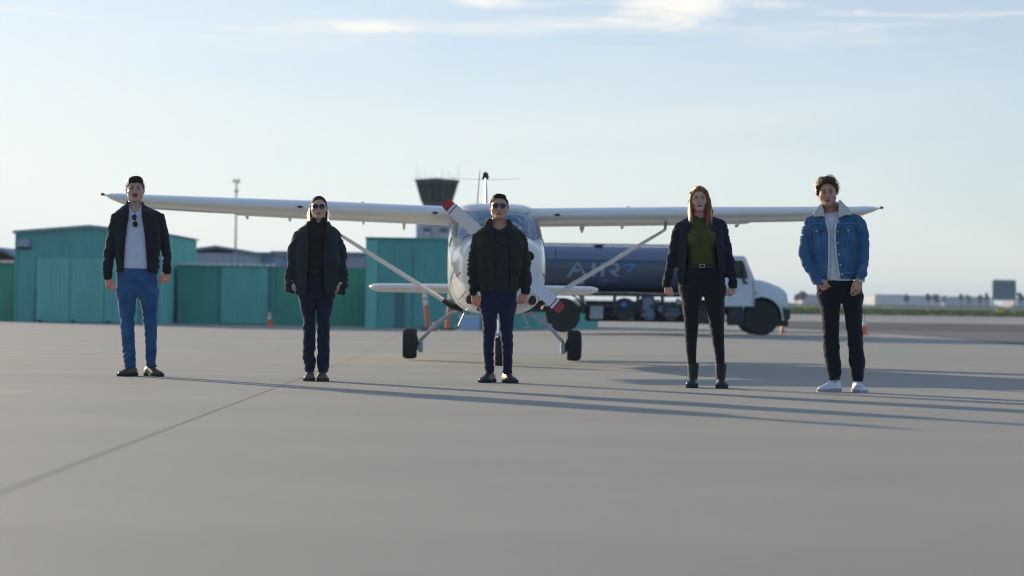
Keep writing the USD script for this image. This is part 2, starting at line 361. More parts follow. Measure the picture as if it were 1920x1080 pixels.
def ribbed(x0, x1, y, z0, z1, pitch=0.19, depth=0.022, ztop=None):
    """Corrugated sheet facing -y; ztop(x) gives a sloping top edge."""
    xs, ys = [], []
    x = x0
    while x < x1 - 1e-6:
        for fx, fd in ((0.0, 0.0), (0.72, 0.0), (0.79, 1.0), (0.93, 1.0)):
            if x + fx * pitch < x1:
                xs.append(x + fx * pitch); ys.append(y - fd * depth)
        x += pitch
    xs.append(x1); ys.append(y)
    xs, ys = np.array(xs), np.array(ys)
    zt = np.full(len(xs), z1) if ztop is None else np.array([ztop(a) for a in xs])
    n = len(xs)
    v = np.vstack([np.stack([xs, ys, np.full(n, z0)], 1), np.stack([xs, ys, zt], 1)])
    i = np.arange(n - 1)
    return trimesh.Trimesh(v, np.vstack([np.stack([i, i + 1, i + 1 + n], 1), np.stack([i, i + 1 + n, i + n], 1)]), process=False)

def X(px, D):      # lateral position of a pixel column near the hangar bases
    return float(at(px, 600, D)[0])
def Zp(py, px, D):
    return float(at(px, py, D)[2])

GZ = float(ground(-10, 80))
# left hangar with a shallow gable
DA = 80.0
xa0, xa1 = X(28, DA), X(303, DA)
eave, peak, depthA = 4.22, 4.52, 8.5
w = xa1 - xa0
h = thing("hangar", "teal hangar with a shallow gable roof behind the man in blue jeans", "hangar", (xa0, DA, GZ))
roofz = lambda x: eave + (peak - eave) * (1 - abs(x - w / 2) / (w / 2))
part("front_wall", ribbed(0, w, 0.0, 0.0, 0, ztop=lambda x: roofz(x) - 0.02), M["teal"], h, smooth=False)
side = ribbed(0, depthA, 0, 0, eave - 0.02)
T = trimesh.transformations.rotation_matrix(math.pi / 2, [0, 0, 1]); T[:3, 3] = [w, 0.0, 0]
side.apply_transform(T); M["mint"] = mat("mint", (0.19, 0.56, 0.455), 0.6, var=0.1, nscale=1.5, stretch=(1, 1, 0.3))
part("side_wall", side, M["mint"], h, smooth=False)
part("side_wall", MB().box(-0.05, 0, 0.003, depthA, 0, eave - 0.02), M["teal"], h)
part("rear_wall", MB().box(0, w, depthA, depthA + 0.05, 0, eave - 0.02), M["teal"], h)
r = MB()
r.add(prism([(-0.12, eave - 0.02), (w / 2, peak), (w + 0.12, eave - 0.02), (w + 0.12, eave + 0.05), (w / 2, peak + 0.07), (-0.12, eave + 0.05)], -0.12, depthA + 0.1))
rf = part("roof", r, M["fascia"], h)
part("fascia", MB().add(prism([(-0.13, eave - 0.09), (w / 2, peak - 0.07), (w + 0.13, eave - 0.09), (w + 0.13, eave + 0.055), (w / 2, peak + 0.075), (-0.13, eave + 0.055)], -0.16, -0.123)), M["fascia"], rf)
# sliding door leaves
edges = [1.02, 2.6, 4.2, 5.8]
for a, b in zip(edges[:-1], edges[1:]):
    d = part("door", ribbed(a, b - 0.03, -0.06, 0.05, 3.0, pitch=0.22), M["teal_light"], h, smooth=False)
    part("door_rail", MB().box(a, b - 0.03, -0.055, -0.005, 3.0, 3.07), M["teal"], d)
    part("door_foot", MB().box(a + 0.1, a + 0.25, -0.16, -0.02, 0.0, 0.12), M["dark_gap"], d)
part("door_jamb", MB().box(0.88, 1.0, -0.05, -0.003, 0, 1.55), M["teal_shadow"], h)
part("wall_lamp", MB().box(0.12, 0.7, -0.25, -0.003, 3.52, 3.85, 0.03), M["grey_box"], h)
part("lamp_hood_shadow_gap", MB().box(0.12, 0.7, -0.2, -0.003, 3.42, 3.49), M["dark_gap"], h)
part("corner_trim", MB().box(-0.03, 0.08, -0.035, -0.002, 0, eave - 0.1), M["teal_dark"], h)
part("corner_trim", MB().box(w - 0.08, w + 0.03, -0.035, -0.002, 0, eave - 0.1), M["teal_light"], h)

# low hangar rows between and beside the tall ones
def low_row(x0, x1, D, hgt, label, doors, mw, trim=True, name="low_hangar"):
    t = thing(name, label, "hangar", (x0, D, GZ), group="low green hangars")
    W = x1 - x0
    part("front_wall", ribbed(0, W, 0, 0, hgt), mw, t, smooth=False)
    part("roof", MB().box(-0.02, W + 0.02, -0.06, 6.0, hgt + 0.003, hgt + 0.07), M["fascia"], t)
    part("side_wall", MB().box(-0.04, -0.002, 0.0, 6.0, 0, hgt), mw, t)
    part("side_wall", MB().box(W + 0.002, W + 0.04, 0.0, 6.0, 0, hgt), mw, t)
    for a, b, m in doors:
        part("door", ribbed(a, b, -0.07, 0.04, hgt - 0.03, pitch=0.2), m, t, smooth=False)
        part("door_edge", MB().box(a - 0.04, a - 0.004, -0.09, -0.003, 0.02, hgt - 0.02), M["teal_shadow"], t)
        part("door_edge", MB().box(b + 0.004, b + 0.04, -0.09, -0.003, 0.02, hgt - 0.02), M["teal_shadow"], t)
    if trim:
        x = 0.0
        while x < W:
            part("trim_tile", MB().box(x + 0.02, min(x + 0.3, W), -0.2, -0.07, hgt - 0.02 + 0.025, hgt + 0.155, 0.04), M["trim_white"], t)
            x += 0.32
    return t
xb0, xb1, xb2 = X(333, 82.5), X(516, 82.5), X(690, 82.5)
l1 = low_row(xb0, xb1, 82.5, 2.78, "low green hangar with a pale tiled edge along its roof, beside the gabled hangar", [(X(414, 82.5) - xb0, X(502, 82.5) - xb0, M["teal_light"])], M["teal_dark"])
part("door_hasp", MB().box(0.05, 0.22, -0.28, -0.03, 0, 0.55).box(0.1, 0.16, -0.2, -0.1, 0.55, 1.0), M["fascia"], l1)
low_row(xb1 + 0.06, xb2, 82.5, 2.75, "plain low dark green hangar between the second person and the tall teal hangar", [], M["teal_dark"], trim=False)
low_row(X(-60, 82), X(27, 82), 82.0, 2.75, "low green hangar cut by the left edge of the photo", [], M["teal_dark"])
# tall flat hangar behind the aircraft
DB = 78.0
xc0, xc1 = X(686, DB), X(1006, DB)
h2 = thing("hangar", "tall flat-topped teal hangar behind the aircraft, under the control tower", "hangar", (xc0, DB, GZ + 0.02))
W, H2 = xc1 - xc0, 4.05
part("front_wall", ribbed(0, W, 0, 0, H2), M["teal"], h2, smooth=False)
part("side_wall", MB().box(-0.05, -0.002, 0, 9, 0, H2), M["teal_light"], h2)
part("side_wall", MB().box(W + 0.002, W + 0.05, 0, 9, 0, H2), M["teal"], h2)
part("roof", MB().box(-0.08, W + 0.08, -0.1, 9, H2 + 0.003, H2 + 0.08), M["teal_dark"], h2)
part("corner_trim", MB().box(-0.01, 0.5, -0.05, -0.025, 0, H2 - 0.05), M["teal_light"], h2)
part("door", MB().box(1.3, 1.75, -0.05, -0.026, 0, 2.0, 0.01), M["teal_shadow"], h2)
part("door", ribbed(2.2, 5.2, -0.09, 0.05, 3.6, pitch=0.25), M["teal"], h2, smooth=False)
low_row(xc1 + 0.1, X(1120, 78), 78.0, 1.0, "low teal wall section showing beneath the fuel truck", [], M["teal_light"], trim=False, name="low_wall")
M["pale_blue"] = mat("pale_blue", (0.33, 0.46, 0.66), 0.6, var=0.06)
b = at(880, 608, 70); gz = float(ground(b[0], 70))
t = thing("storage_box", "pale blue storage box on the ground under the aircraft, against the teal hangar", "storage box", (b[0], 70, gz))
part("box_body", MB().box(-0.42, 0.42, -0.3, 0.3, 0.04, 0.55, 0.02), M["pale_blue"], t)
part("lid", MB().box(-0.44, 0.44, -0.32, 0.32, 0.553, 0.62, 0.02), M["trim_white"], t)

# ------------------------------------------------------------------ buildings behind
M["far_grey"] = mat("far_grey", (0.33, 0.37, 0.42), 0.8, var=0.08, nscale=0.3)
M["far_blue"] = mat("far_blue", (0.22, 0.29, 0.40), 0.8, var=0.08, nscale=0.3)
M["far_lilac"] = mat("far_lilac", (0.36, 0.35, 0.40), 0.8, var=0.08, nscale=0.3)
M["far_roof"] = mat("far_roof", (0.16, 0.20, 0.25), 0.8)
M["red_brick"] = mat("red_brick", (0.33, 0.09, 0.06), 0.8)
M["window_dark"] = mat("window_dark", (0.03, 0.04, 0.05), 0.15, spec=0.6)
def far_block(x0p, x1p, topp, D, label, m, bays=4, dep=14.0, name="warehouse", pitchroof=0.0, windows=True):
    a, b2 = X(x0p, D), X(x1p, D)
    zt = Zp(topp, (x0p + x1p) / 2, D) - GZ
    t = thing(name, label, "building", (a, D, GZ))
    W = b2 - a
    bw = W / bays
    for i in range(bays):
        part("wall_panel", ribbed(i * bw + 0.03, (i + 1) * bw - 0.03, 0, 0, zt, pitch=0.6, depth=0.05), m, t, smooth=False)
    part("wall", MB().box(0, W, 0.06, dep, 0, zt - 0.01), m, t)
    part("roof", MB().add(prism([(-0.2, zt), (W / 2, zt + pitchroof + 0.02), (W + 0.2, zt), (W + 0.2, zt + 0.25), (W / 2, zt + 0.25 + pitchroof), (-0.2, zt + 0.25)], -0.3, dep + 0.3)), M["far_roof"], t)
    for i in range(bays if windows else 0):
        part("window", MB().box((i + .25) * bw, (i + .75) * bw, -0.09, -0.055, zt * .25, zt * .5), M["window_dark"], t)
    return t
far_block(352, 455, 474, 140, "pale blue-grey warehouse behind the trimmed low hangar, below the light mast", M["far_grey"], pitchroof=0.35)
far_block(458, 512, 478, 150, "bluish warehouse block behind the low hangars, between two grey blocks", M["far_blue"], bays=3)
far_block(510, 690, 477, 160, "lilac-grey warehouse behind the plain low hangar", M["far_lilac"], bays=6)
far_block(-40, 30, 486, 150, "brick red building with a dark roof at the far left edge", M["red_brick"], bays=3, pitchroof=0.8, name="brick_house")

# ------------------------------------------------------------------ control tower
M["tower_wall"] = mat("tower_wall", (0.48, 0.46, 0.52), 0.8, var=0.06, nscale=0.4)
M["tower_dark"] = mat("tower_dark", (0.035, 0.05, 0.06), 0.5, var=0.1)
M["tower_glass"] = usdkit.material(stage, "/World/Looks/tower_glass", {
    "t": ("transparent_bsdf", {"color": (0.62, 0.74, 0.72)}), "g": ("glossy_bsdf", {"color": (0.9, 0.95, 1), "roughness": 0.02}),
    "f": ("fresnel", {"IOR": 1.5}), "m": ("mix_closure", {})}, [("f.fac", "m.fac"), ("t.BSDF", "m.closure1"), ("g.BSDF", "m.closure2")], surface="m.closure")
M["tower_tint"] = usdkit.material(stage, "/World/Looks/tower_tint", {
    "t": ("transparent_bsdf", {"color": (0.05, 0.07, 0.08)}), "g": ("glossy_bsdf", {"color": (0.6, 0.7, 0.75), "roughness": 0.03}),
    "f": ("fresnel", {"IOR": 1.45}), "m": ("mix_closure", {})}, [("f.fac", "m.fac"), ("t.BSDF", "m.closure1"), ("g.BSDF", "m.closure2")], surface="m.closure")
DT = 250.0
tc = at(818, 440, DT)
tw = thing("control_tower", "airport control tower with a dark flared glass cab and a pale shaft behind the aircraft", "control tower", (tc[0], DT, GZ))
zz = lambda py: Zp(py, 818, DT) - GZ
ppm = FPX / DT
sh = 36 / ppm
part("shaft", MB().box(-sh, sh, -sh, sh, 0, zz(392), 0.15), M["tower_wall"], tw)
part("shaft_rib", MB().box(-0.35, 0.35, -sh - 0.35, -sh - 0.002, 0, zz(392)), M["far_lilac"], tw)
part("wall_light", trimesh.creation.icosphere(2, 0.28).apply_translation([-1.2, -sh - 0.3, zz(440)]), M["trim_white"], tw)
part("window", MB().box(-1.75, -0.7, -sh - 0.08, -sh - 0.003, zz(437), zz(428)), M["window_dark"], tw)
part("window", MB().box(0.7, 1.75, -sh - 0.08, -sh - 0.003, zz(437), zz(428)), M["window_dark"], tw)
def octo(r, z, n=8, ph=math.pi / 8):
    th = np.arange(n) / n * 2 * np.pi + ph
    return np.stack([r * np.cos(th) / math.cos(math.pi / 8), r * np.sin(th) / math.cos(math.pi / 8), np.full(n, z)], 1)
r0, r1, r2 = 24 / ppm, 29 / ppm, 41.5 / ppm
part("catwalk", loft([octo(r1 + 0.7, zz(393)), octo(r1 + 0.7, zz(389.5))]), M["tower_dark"], tw, smooth=False)
part("cab_base", loft([octo(r0, zz(389.4)), octo(r0 + 0.25, zz(381)), octo(r1 - 0.35, zz(379.6))]), M["tower_dark"], tw, smooth=False)
lo_z, hi_z = zz(379), zz(345)
rl, rh = 27.5 / ppm, 37.5 / ppm
A, B = octo(rl, lo_z), octo(rh, hi_z)
for i in range(8):
    j = (i + 1) % 8
    q = [A[i], A[j], B[j], B[i]]
    n = np.cross(q[1] - q[0], q[3] - q[0]); n /= np.linalg.norm(n)
    v = np.array(q + [p - n * 0.04 for p in q])
    f = np.array([[0, 1, 2, 3], [7, 6, 5, 4], [0, 4, 5, 1], [1, 5, 6, 2], [2, 6, 7, 3], [3, 7, 4, 0]])
    clear = i in (1, 6)
    pane = part("pane", MB().add((v, f)), M["tower_glass"] if i in (0, 1, 6, 7) else M["tower_tint"], tw, smooth=False)
    mu = MB().cyl(A[i], B[i], 0.11, 6)
    mid = (A[i] + A[j]) / 2, (B[i] + B[j]) / 2
    mu.cyl(mid[0], mid[1], 0.06, 6)
    part("mullion", mu, M["tower_dark"], tw)
    if i in (2, 3, 4):   # pulled blinds behind the shaded panes
        vb = np.array([p * [0.94, 0.94, 1] for p in q] + [p * [0.93, 0.93, 1] for p in q])
        part("blind", MB().add((vb, f)), M["tower_dark"], tw, smooth=False)
for i in (0, 5, 6, 7):   # half-drawn sun shades
    j = (i + 1) % 8
    up_ = lambda a_, b_, s_: a_ + (b_ - a_) * s_
    q = [up_(A[i], B[i], .55), up_(A[j], B[j], .55), B[j], B[i]]
    vb = np.array([p * [0.955, 0.955, 1] for p in q] + [p * [0.945, 0.945, 1] for p in q])
    part("blind", MB().add((vb, np.array([[0, 1, 2, 3], [7, 6, 5, 4], [0, 4, 5, 1], [1, 5, 6, 2], [2, 6, 7, 3], [3, 7, 4, 0]]))), M["tower_dark"], tw, smooth=False)
part("floor", loft([octo(rl - 0.1, lo_z), octo(rl - 0.1, lo_z + 0.15)]), M["tower_dark"], tw, smooth=False)
part("console", MB().box(-rl * .7, rl * .7, -0.5, 0.5, lo_z + 0.16, lo_z + 0.75).box(-rl, -rl * .05, 0.3, 0.6, lo_z + 0.16, hi_z), M["tower_dark"], tw)
part("roof", loft([octo(rh + 0.05, hi_z + 0.01), octo(r2, zz(340)), octo(r2, zz(338)), octo(r1, zz(336.5))]), M["tower_dark"], tw, smooth=False)
part("roof_unit", loft([octo(9 / ppm, zz(337)), octo(8 / ppm, zz(334))]), M["tower_dark"], tw, smooth=False)
for dx, top in ((-39, 312), (-33, 326), (-22, 318), (-8, 322), (10, 316), (22, 320), (33, 324), (40, 310), (-14, 330), (29, 328)):
    part("antenna", MB().cyl((dx / ppm, RNG.uniform(-1, 1), zz(338)), (dx / ppm, RNG.uniform(-1, 1), zz(top)), 0.035, 6, 0.02), M["far_grey"], tw)

# light mast
DM = 140.0
b = at(440, 560, DM)
t = thing("light_mast", "tall thin floodlight mast behind the low hangars left of the second person", "light mast", (b[0], DM, GZ))
zt = Zp(337, 440, DM) - GZ
M["galv"] = mat("galv", (0.42, 0.44, 0.46), 0.5, metal=0.3)
part("pole", MB().cyl((0, 0, 0), (0, 0, zt), 0.11, 10, 0.075), M["galv"], t)
part("crossarm", MB().box(-0.32, 0.32, -0.05, 0.05, zt - 0.25, zt - 0.17), M["galv"], t)
for sx in (-0.19, 0.19):
    part("floodlight", MB().box(sx - 0.075, sx + 0.075, -0.12, 0.04, zt - 0.15, zt + 0.06, 0.02), M["galv"], t)
part("platform", MB().box(-0.16, 0.16, -0.16, 0.16, zt - 1.0, zt - 0.85), M["galv"], t)

# ------------------------------------------------------------------ far right: sign frame, trees, low buildings
M["panel_back"] = mat("panel_back", (0.17, 0.22, 0.26), 0.6, var=0.08)
DS = 290.0
b = at(1882, 588, DS); ppm = FPX / DS
t = thing("sign_board", "large blank grey board on two legs in the grass at the far right", "sign", (b[0], DS, GZ))
top, bot = Zp(527, 1882, DS) - GZ, Zp(561, 1882, DS) - GZ
part("board", MB().box(-20 / ppm, 20 / ppm, -0.08, 0.08, bot, top, 0.03), M["panel_back"], t)
part("frame", MB().box(-21.5 / ppm, 21.5 / ppm, -0.13, 0.13, top + .005, top + 0.22).box(-21.5 / ppm, 21.5 / ppm, -0.13, 0.13, bot - 0.2, bot - .005), M["galv"], t)
for sx in (-1, 1):
    part("leg", MB().cyl((sx * 20.6 / ppm, 0, 0), (sx * 20.6 / ppm, 0, top), 0.16, 8), M["panel_back"], t)
    part("brace", MB().cyl((sx * 20.6 / ppm, 0, bot - 0.2), (sx * 20.6 / ppm, 1.6, 0), 0.07, 8), M["panel_back"], t)
M["sign_yellow"] = mat("sign_yellow", (0.62, 0.40, 0.03), 0.5, var=0.05)
M["sign_pink"] = mat("sign_pink", (0.62, 0.30, 0.26), 0.6, var=0.05)
def small_sign(px, py, D, wd, ht, m, label):
    b = at(px, py, D)
    t = thing("airfield_sign", label, "sign", (b[0], D, GZ), group="small airfield signs in the grass")
    part("panel", MB().box(-wd / 2, wd / 2, -0.1, 0.1, 0.25, 0.25 + ht, 0.03), m, t)
    for sx in (-wd * .35, wd * .35):
        part("leg", MB().cyl((sx, 0, 0), (sx, 0, 0.25), 0.05, 6), M["galv"], t)
small_sign(1877, 584, 280, 1.2, 0.75, M["sign_yellow"], "small yellow airfield sign in the grass below the big blank board")
small_sign(1742, 578, 330, 1.0, 0.8, M["sign_pink"], "small pinkish airfield sign in the grass left of the big blank board")
small_sign(1513, 580, 300, 1.0, 0.5, M["sign_yellow"], "small yellow airfield sign in the grass just right of the fuel truck")
small_sign(1868, 578, 300, 0.5, 1.2, M["far_grey"], "narrow pale grey airfield post beside the left leg of the blank board")

M["far_white"] = mat("far_white", (0.55, 0.54, 0.55), 0.8, var=0.06, nscale=0.1)
def far_shed(x0p, x1p, topp, D, label, m, bays):
    t = far_block(x0p, x1p, topp, D, label, m, bays=bays, dep=30.0, name="far_warehouse", windows=False)
far_shed(1640, 1700, 553, 1000, "long low pale warehouse on the horizon just right of the man in denim", M["far_white"], 6)
far_shed(1702, 1766, 555, 1000, "low white warehouse on the horizon between the two dark far trees", M["far_white"], 5)
far_shed(1506, 1560, 553, 1000, "pale low warehouse on the horizon right of the fuel truck", M["far_lilac"], 5)
far_shed(1770, 1858, 557, 1050, "low grey warehouse on the horizon left of the blank board", M["far_grey"], 7)
far_shed(1906, 1960, 558, 1050, "low lilac warehouse on the horizon at the right edge", M["far_lilac"], 4)

M["bark"] = mat("bark", (0.06, 0.045, 0.03), 0.9)
M["leaf"] = usdkit.material(stage, "/World/Looks/leaf", {
    "oi": ("geometry", {}), "rp": ("rgb_ramp", {"ramp": [(0, (0.02, 0.035, 0.018)), (0.6, (0.045, 0.07, 0.03)), (1, (0.075, 0.10, 0.04))]}),
    "d": ("principled_bsdf", {"roughness": 0.7, "specular_ior_level": 0.2}), "t": ("translucent_bsdf", {"color": (0.05, 0.09, 0.02)}), "m": ("mix_closure", {"fac": 0.25})},
    [("oi.random_per_island", "rp.fac"), ("rp.color", "d.base_color"), ("d.BSDF", "m.closure1"), ("t.BSDF", "m.closure2")], surface="m.closure")
def tree(px, py_top, py_base, D, wpx, label, seed, palm=False):
    rg = np.random.default_rng(seed)
    b = at(px, py_base, D)
    gz = GZ
    ppm = FPX / D
    hgt = Zp(py_top, px, D) - gz
    wd = wpx / ppm / 2
    t = thing("far_tree", label, "tree", (b[0], D, gz), group="trees on the far horizon")
    tr = MB().tube([(0, 0, 0), (0.1, 0, hgt * .4), (0.0, 0.1, hgt * .75)], [0.03 * hgt, 0.022 * hgt, 0.01 * hgt], 7)
    for k in range(5):
        a = k * 1.3 + seed
        tr.tube([(0.05, 0, hgt * .35 + .05 * k), (math.cos(a) * wd * .35, math.sin(a) * wd * .35, hgt * .6), (math.cos(a) * wd * .6, math.sin(a) * wd * .6, hgt * .75)], [0.012 * hgt, 0.008 * hgt, 0.004 * hgt], 5)
    part("trunk", tr, M["bark"], t)
    # leaf clumps spread through an uneven volume
    n = 1500
    blobs = [(rg.uniform(-.6, .6) * wd, rg.uniform(-.6, .6) * wd, hgt * rg.uniform(.38, .82), rg.uniform(.28, .5) * wd) for _ in range(9)]
    c = []
    for _ in range(n):
        bx_, by_, bz_, br = blobs[rg.integers(9)]
        u = rg.normal(size=3); u /= np.linalg.norm(u)
        c.append(np.array([bx_, by_, bz_]) + u * br * rg.uniform(.55, 1.05) * [1, 1, .8])
    c = np.array(c); c[:, 2] = np.clip(c[:, 2], 0.15 * hgt, hgt)
    s = 0.06 * hgt * rg.uniform(.5, 1.2, n)
    e1 = rg.normal(size=(n, 3)); e1 /= np.linalg.norm(e1, axis=1, keepdims=True)
    e2 = np.cross(e1, rg.normal(size=(n, 3))); e2 /= np.linalg.norm(e2, axis=1, keepdims=True)
    v = np.stack([c - e1 * s[:, None], c + e2 * s[:, None] * .6, c + e1 * s[:, None], c - e2 * s[:, None] * .6], 1).reshape(-1, 3)
    i = np.arange(n) * 4
    part("crown", trimesh.Trimesh(v, np.vstack([np.stack([i, i + 1, i + 2], 1), np.stack([i, i + 2, i + 3], 1)]), process=False), M["leaf"], t, smooth=False)
tree(1505, 541, 572, 700, 20, "bushy dark tree on the horizon right behind the fuel truck's bonnet", 1)
tree(1494, 546, 572, 720, 12, "small dark tree on the horizon touching the fuel truck's bonnet", 11)
tree(1700, 548, 574, 720, 12, "small round dark tree on the horizon, first to the right of the man in denim", 2)
tree(1741, 545, 574, 700, 12, "taller dark tree on the horizon, left one of a close pair", 3)
tree(1753, 549, 574, 700, 16, "wide dark tree on the horizon, right one of a close pair", 4)
tree(1802, 546, 575, 800, 7, "slender dark tree on the horizon midway between the tree pair and the board", 5)
tree(1816, 548, 575, 800, 10, "low bushy tree on the horizon right of the slender tree", 6)
tree(1838, 546, 575, 780, 9, "dark tree on the horizon, second one left of the board", 7)
tree(1850, 542, 575, 780, 7, "tall thin tree on the horizon just left of the board", 8)
tree(1913, 546, 577, 780, 12, "dark tree on the horizon right of the board", 9)
tree(1770, 549, 575, 820, 7, "tiny tree on the horizon just right of the tree pair", 10)

# ------------------------------------------------------------------ cones and posts
M["orange"] = mat("orange", (0.75, 0.13, 0.035), 0.45, var=0.06)
M["cone_white"] = mat("cone_white", (0.7, 0.68, 0.66), 0.4, var=0.06)
M["rubber"] = mat("rubber", (0.022, 0.022, 0.024), 0.8, var=0.2, bump=0.1)
def cone(px, py, D, hgt, label, first=None):
    b = at(px, py, D); gz = float(ground(b[0], D))
    if first is not None:
        return copy_of(first, "traffic_cone", label, "traffic cone", (b[0], D, gz), 25 * len(label) % 90, group="traffic cones on the airfield", scale=(hgt / 0.71,) * 3)
    t = thing("traffic_cone", label, "traffic cone", (b[0], D, gz), group="traffic cones on the airfield")
    r = lambda z: 0.135 - (0.135 - 0.028) * (z - 0.035) / 0.675
    def band(z0, z1, e):
        return lathe([(max(r(z0) - .012, .005), z0), (r(z0) + e, z0), (r(z1) + e, z1), (max(r(z1) - .012, .005), z1)], 24)
    part("base", MB().box(-.18, .18, -.18, .18, 0.0, .035, .012), M["orange"], t)
    part("body", MB().add(band(.034, .32, 0)).add(band(.475, .52, 0)).add(band(.6, .71, 0)), M["orange"], t)
    part("collar", band(.323, .472, .003), M["cone_white"], t)
    part("collar", band(.523, .597, .003), M["cone_white"], t)
    return t
c0 = cone(505, 612, 77, 0.82, "orange traffic cone with white collars in front of the low green hangars")
cone(1467, 623, 62, 0.46, "small orange traffic cone beside the fuel truck's front wheel", c0)
cone(1619, 633, 61, 0.71, "orange traffic cone peeking out behind the right leg of the man in denim", c0)
def delineator(px, py, D, hgt, lean, label, first=None):
    b = at(px, py, D); gz = float(ground(b[0], D))
    t = thing("delineator_post", label, "traffic post", (b[0], D, gz), group="orange posts behind the aircraft")
    top = np.array([-lean, 0, hgt])
    p = lambda s: top * s
    part("base", lathe([(0.02, 0), (0.32, 0), (0.3, .05), (0.1, .08), (.02, .08)], 8), M["rubber"], t)
    part("post", MB().cyl(p(.05), p(.66), .085, 14, .08).cyl(p(.79), p(.84), .08, 14).cyl(p(.95), p(1), .078, 14, .06), M["orange"], t)
    part("collar", MB().cyl(p(.662), p(.788), .084, 14), M["cone_white"], t)
    part("collar", MB().cyl(p(.842), p(.948), .084, 14), M["cone_white"], t)
delineator(803, 619, 68, 1.55, 0.17, "leaning orange channelizer post left of the pair behind the aircraft")
delineator(838, 615, 70, 1.5, -0.12, "orange channelizer post right of the pair, close to the aircraft's belly")
# ------------------------------------------------------------------ the aircraft
import manifold3d
M["plane_white"] = mat("plane_white", (0.72, 0.71, 0.68), 0.28, var=0.03, nscale=2.0, coat=0.4)
M["plane_prop"] = mat("plane_prop", (0.62, 0.63, 0.65), 0.35, var=0.03)
M["prop_red"] = mat("prop_red", (0.34, 0.035, 0.035), 0.4, var=0.05)
M["prop_stripe"] = mat("prop_stripe", (0.18, 0.015, 0.05), 0.4)
M["plane_glass"] = mat("plane_glass", (0.03, 0.05, 0.075), 0.04, var=0.05, extra={"ior": 2.3}, coat=0.5)
M["plane_dark"] = mat("plane_dark", (0.02, 0.022, 0.025), 0.6)
M["steel"] = mat("steel", (0.38, 0.42, 0.46), 0.35, metal=0.5)
M["brake_blue"] = mat("brake_blue", (0.30, 0.40, 0.55), 0.5)
M["tyre"] = mat("tyre", (0.018, 0.018, 0.02), 0.85, var=0.25, nscale=20, bump=0.15, bscale=90)
M["seam"] = mat("seam", (0.12, 0.12, 0.12), 0.7)

PY = 24.0
PZ = float(ground(-0.2, PY))
plane = thing("light_aircraft", "white high-wing propeller aircraft facing the camera with a red-tipped propeller", "aircraft", (-0.235, PY, PZ), 2.5)

SEC = np.array([  # y, zb, zt, zmid, w, n_up, n_low
    (-2.56, 1.16, 1.55, 1.40, 0.34, 2.2, 2.2),
    (-2.52, 1.00, 1.60, 1.38, 0.44, 2.5, 2.4),
    (-2.40, 0.86, 1.655, 1.34, 0.51, 2.8, 2.5),
    (-2.10, 0.75, 1.70, 1.32, 0.565, 2.9, 2.6),
    (-1.60, 0.70, 1.735, 1.32, 0.60, 2.9, 2.8),
    (-1.10, 0.685, 1.755, 1.33, 0.63, 2.8, 3.0),
    (-0.95, 0.68, 1.78, 1.33, 0.64, 2.8, 3.0),
    (-0.60, 0.68, 1.955, 1.35, 0.655, 2.9, 3.2),
    (-0.25, 0.68, 2.10, 1.37, 0.665, 3.1, 3.2),
    (0.05, 0.68, 2.155, 1.38, 0.67, 3.3, 3.2),
    (0.9, 0.69, 2.18, 1.38, 0.67, 3.4, 3.2),
    (1.9, 0.74, 2.13, 1.38, 0.62, 3.2, 3.0),
    (2.8, 0.84, 1.95, 1.36, 0.50, 2.8, 2.6),
    (4.2, 1.00, 1.62, 1.33, 0.29, 2.3, 2.3),
    (5.6, 1.13, 1.42, 1.28, 0.13, 2.0, 2.0),
    (6.4, 1.18, 1.36, 1.27, 0.05, 2.0, 2.0)])
_SI = PchipInterpolator(SEC[:, 0], SEC[:, 1:])
def body_pt(y, th, off=0.0):
    """Point on the fuselage skin; th in radians, 0 = +x side, pi/2 = top."""
    zb, zt, zm, w, nu, nl = _SI(y)
    c, s = np.cos(th), np.sin(th)
    n = np.where(s >= 0, nu, nl)
    x = (w + off) * np.sign(c) * np.abs(c) ** (2 / n)
    z = np.where(s >= 0, zm + (zt - zm + off) * np.abs(s) ** (2 / n), zm - (zm - zb + off) * np.abs(s) ** (2 / n))
    return np.stack([x, np.broadcast_to(y, x.shape), z], -1)
TH = np.linspace(0, 2 * np.pi, 73)[:-1]
ys = np.unique(np.concatenate([np.linspace(-2.56, -2.3, 7), np.linspace(-2.2, 1.0, 26), np.linspace(1.2, 6.4, 22)]))
body = loft([body_pt(y, TH) for y in ys])
def to_man(m):
    return manifold3d.Manifold(manifold3d.Mesh(np.asarray(m.vertices, np.float32), np.asarray(m.faces, np.uint32)))
body.merge_vertices()
bm = to_man(body)
def ycyl(x, z, rx, rz, y0, y1):
    th = np.arange(28) / 28 * 2 * np.pi
    return loft([np.stack([x + rx * np.cos(th), np.full(28, y), z + rz * np.sin(th)], 1) for y in (y0, y1)])
holes = [ycyl(sx * 0.315, 1.44, 0.085, 0.07, -2.7, -2.28) for sx in (-1, 1)] + [ycyl(sx * 0.40, 0.885, 0.05, 0.06, -2.7, -1.9) for sx in (-1, 1)] + [ycyl(-0.25, 0.765, 0.05, 0.03, -2.7, -1.7), ycyl(0.02, 1.12, 0.11, 0.045, -2.7, -2.3)]
if bm.status() == manifold3d.Error.NoError:
    for hcut in holes:
        hm = to_man(hcut)
        bm = bm - hm
    body = bm
part("fuselage", body, M["plane_white"], plane, smooth=32)
for sx in (-1, 1):
    part("cowl_inlet", ycyl(sx * 0.315, 1.44, 0.083, 0.068, -2.45, -2.30), M["plane_dark"], plane)
    part("exhaust_opening", ycyl(sx * 0.40, 0.885, 0.048, 0.058, -2.30, -1.95), M["plane_dark"], plane)
part("oil_cooler_inlet", ycyl(0.02, 1.12, 0.108, 0.043, -2.45, -2.32), M["plane_dark"], plane)

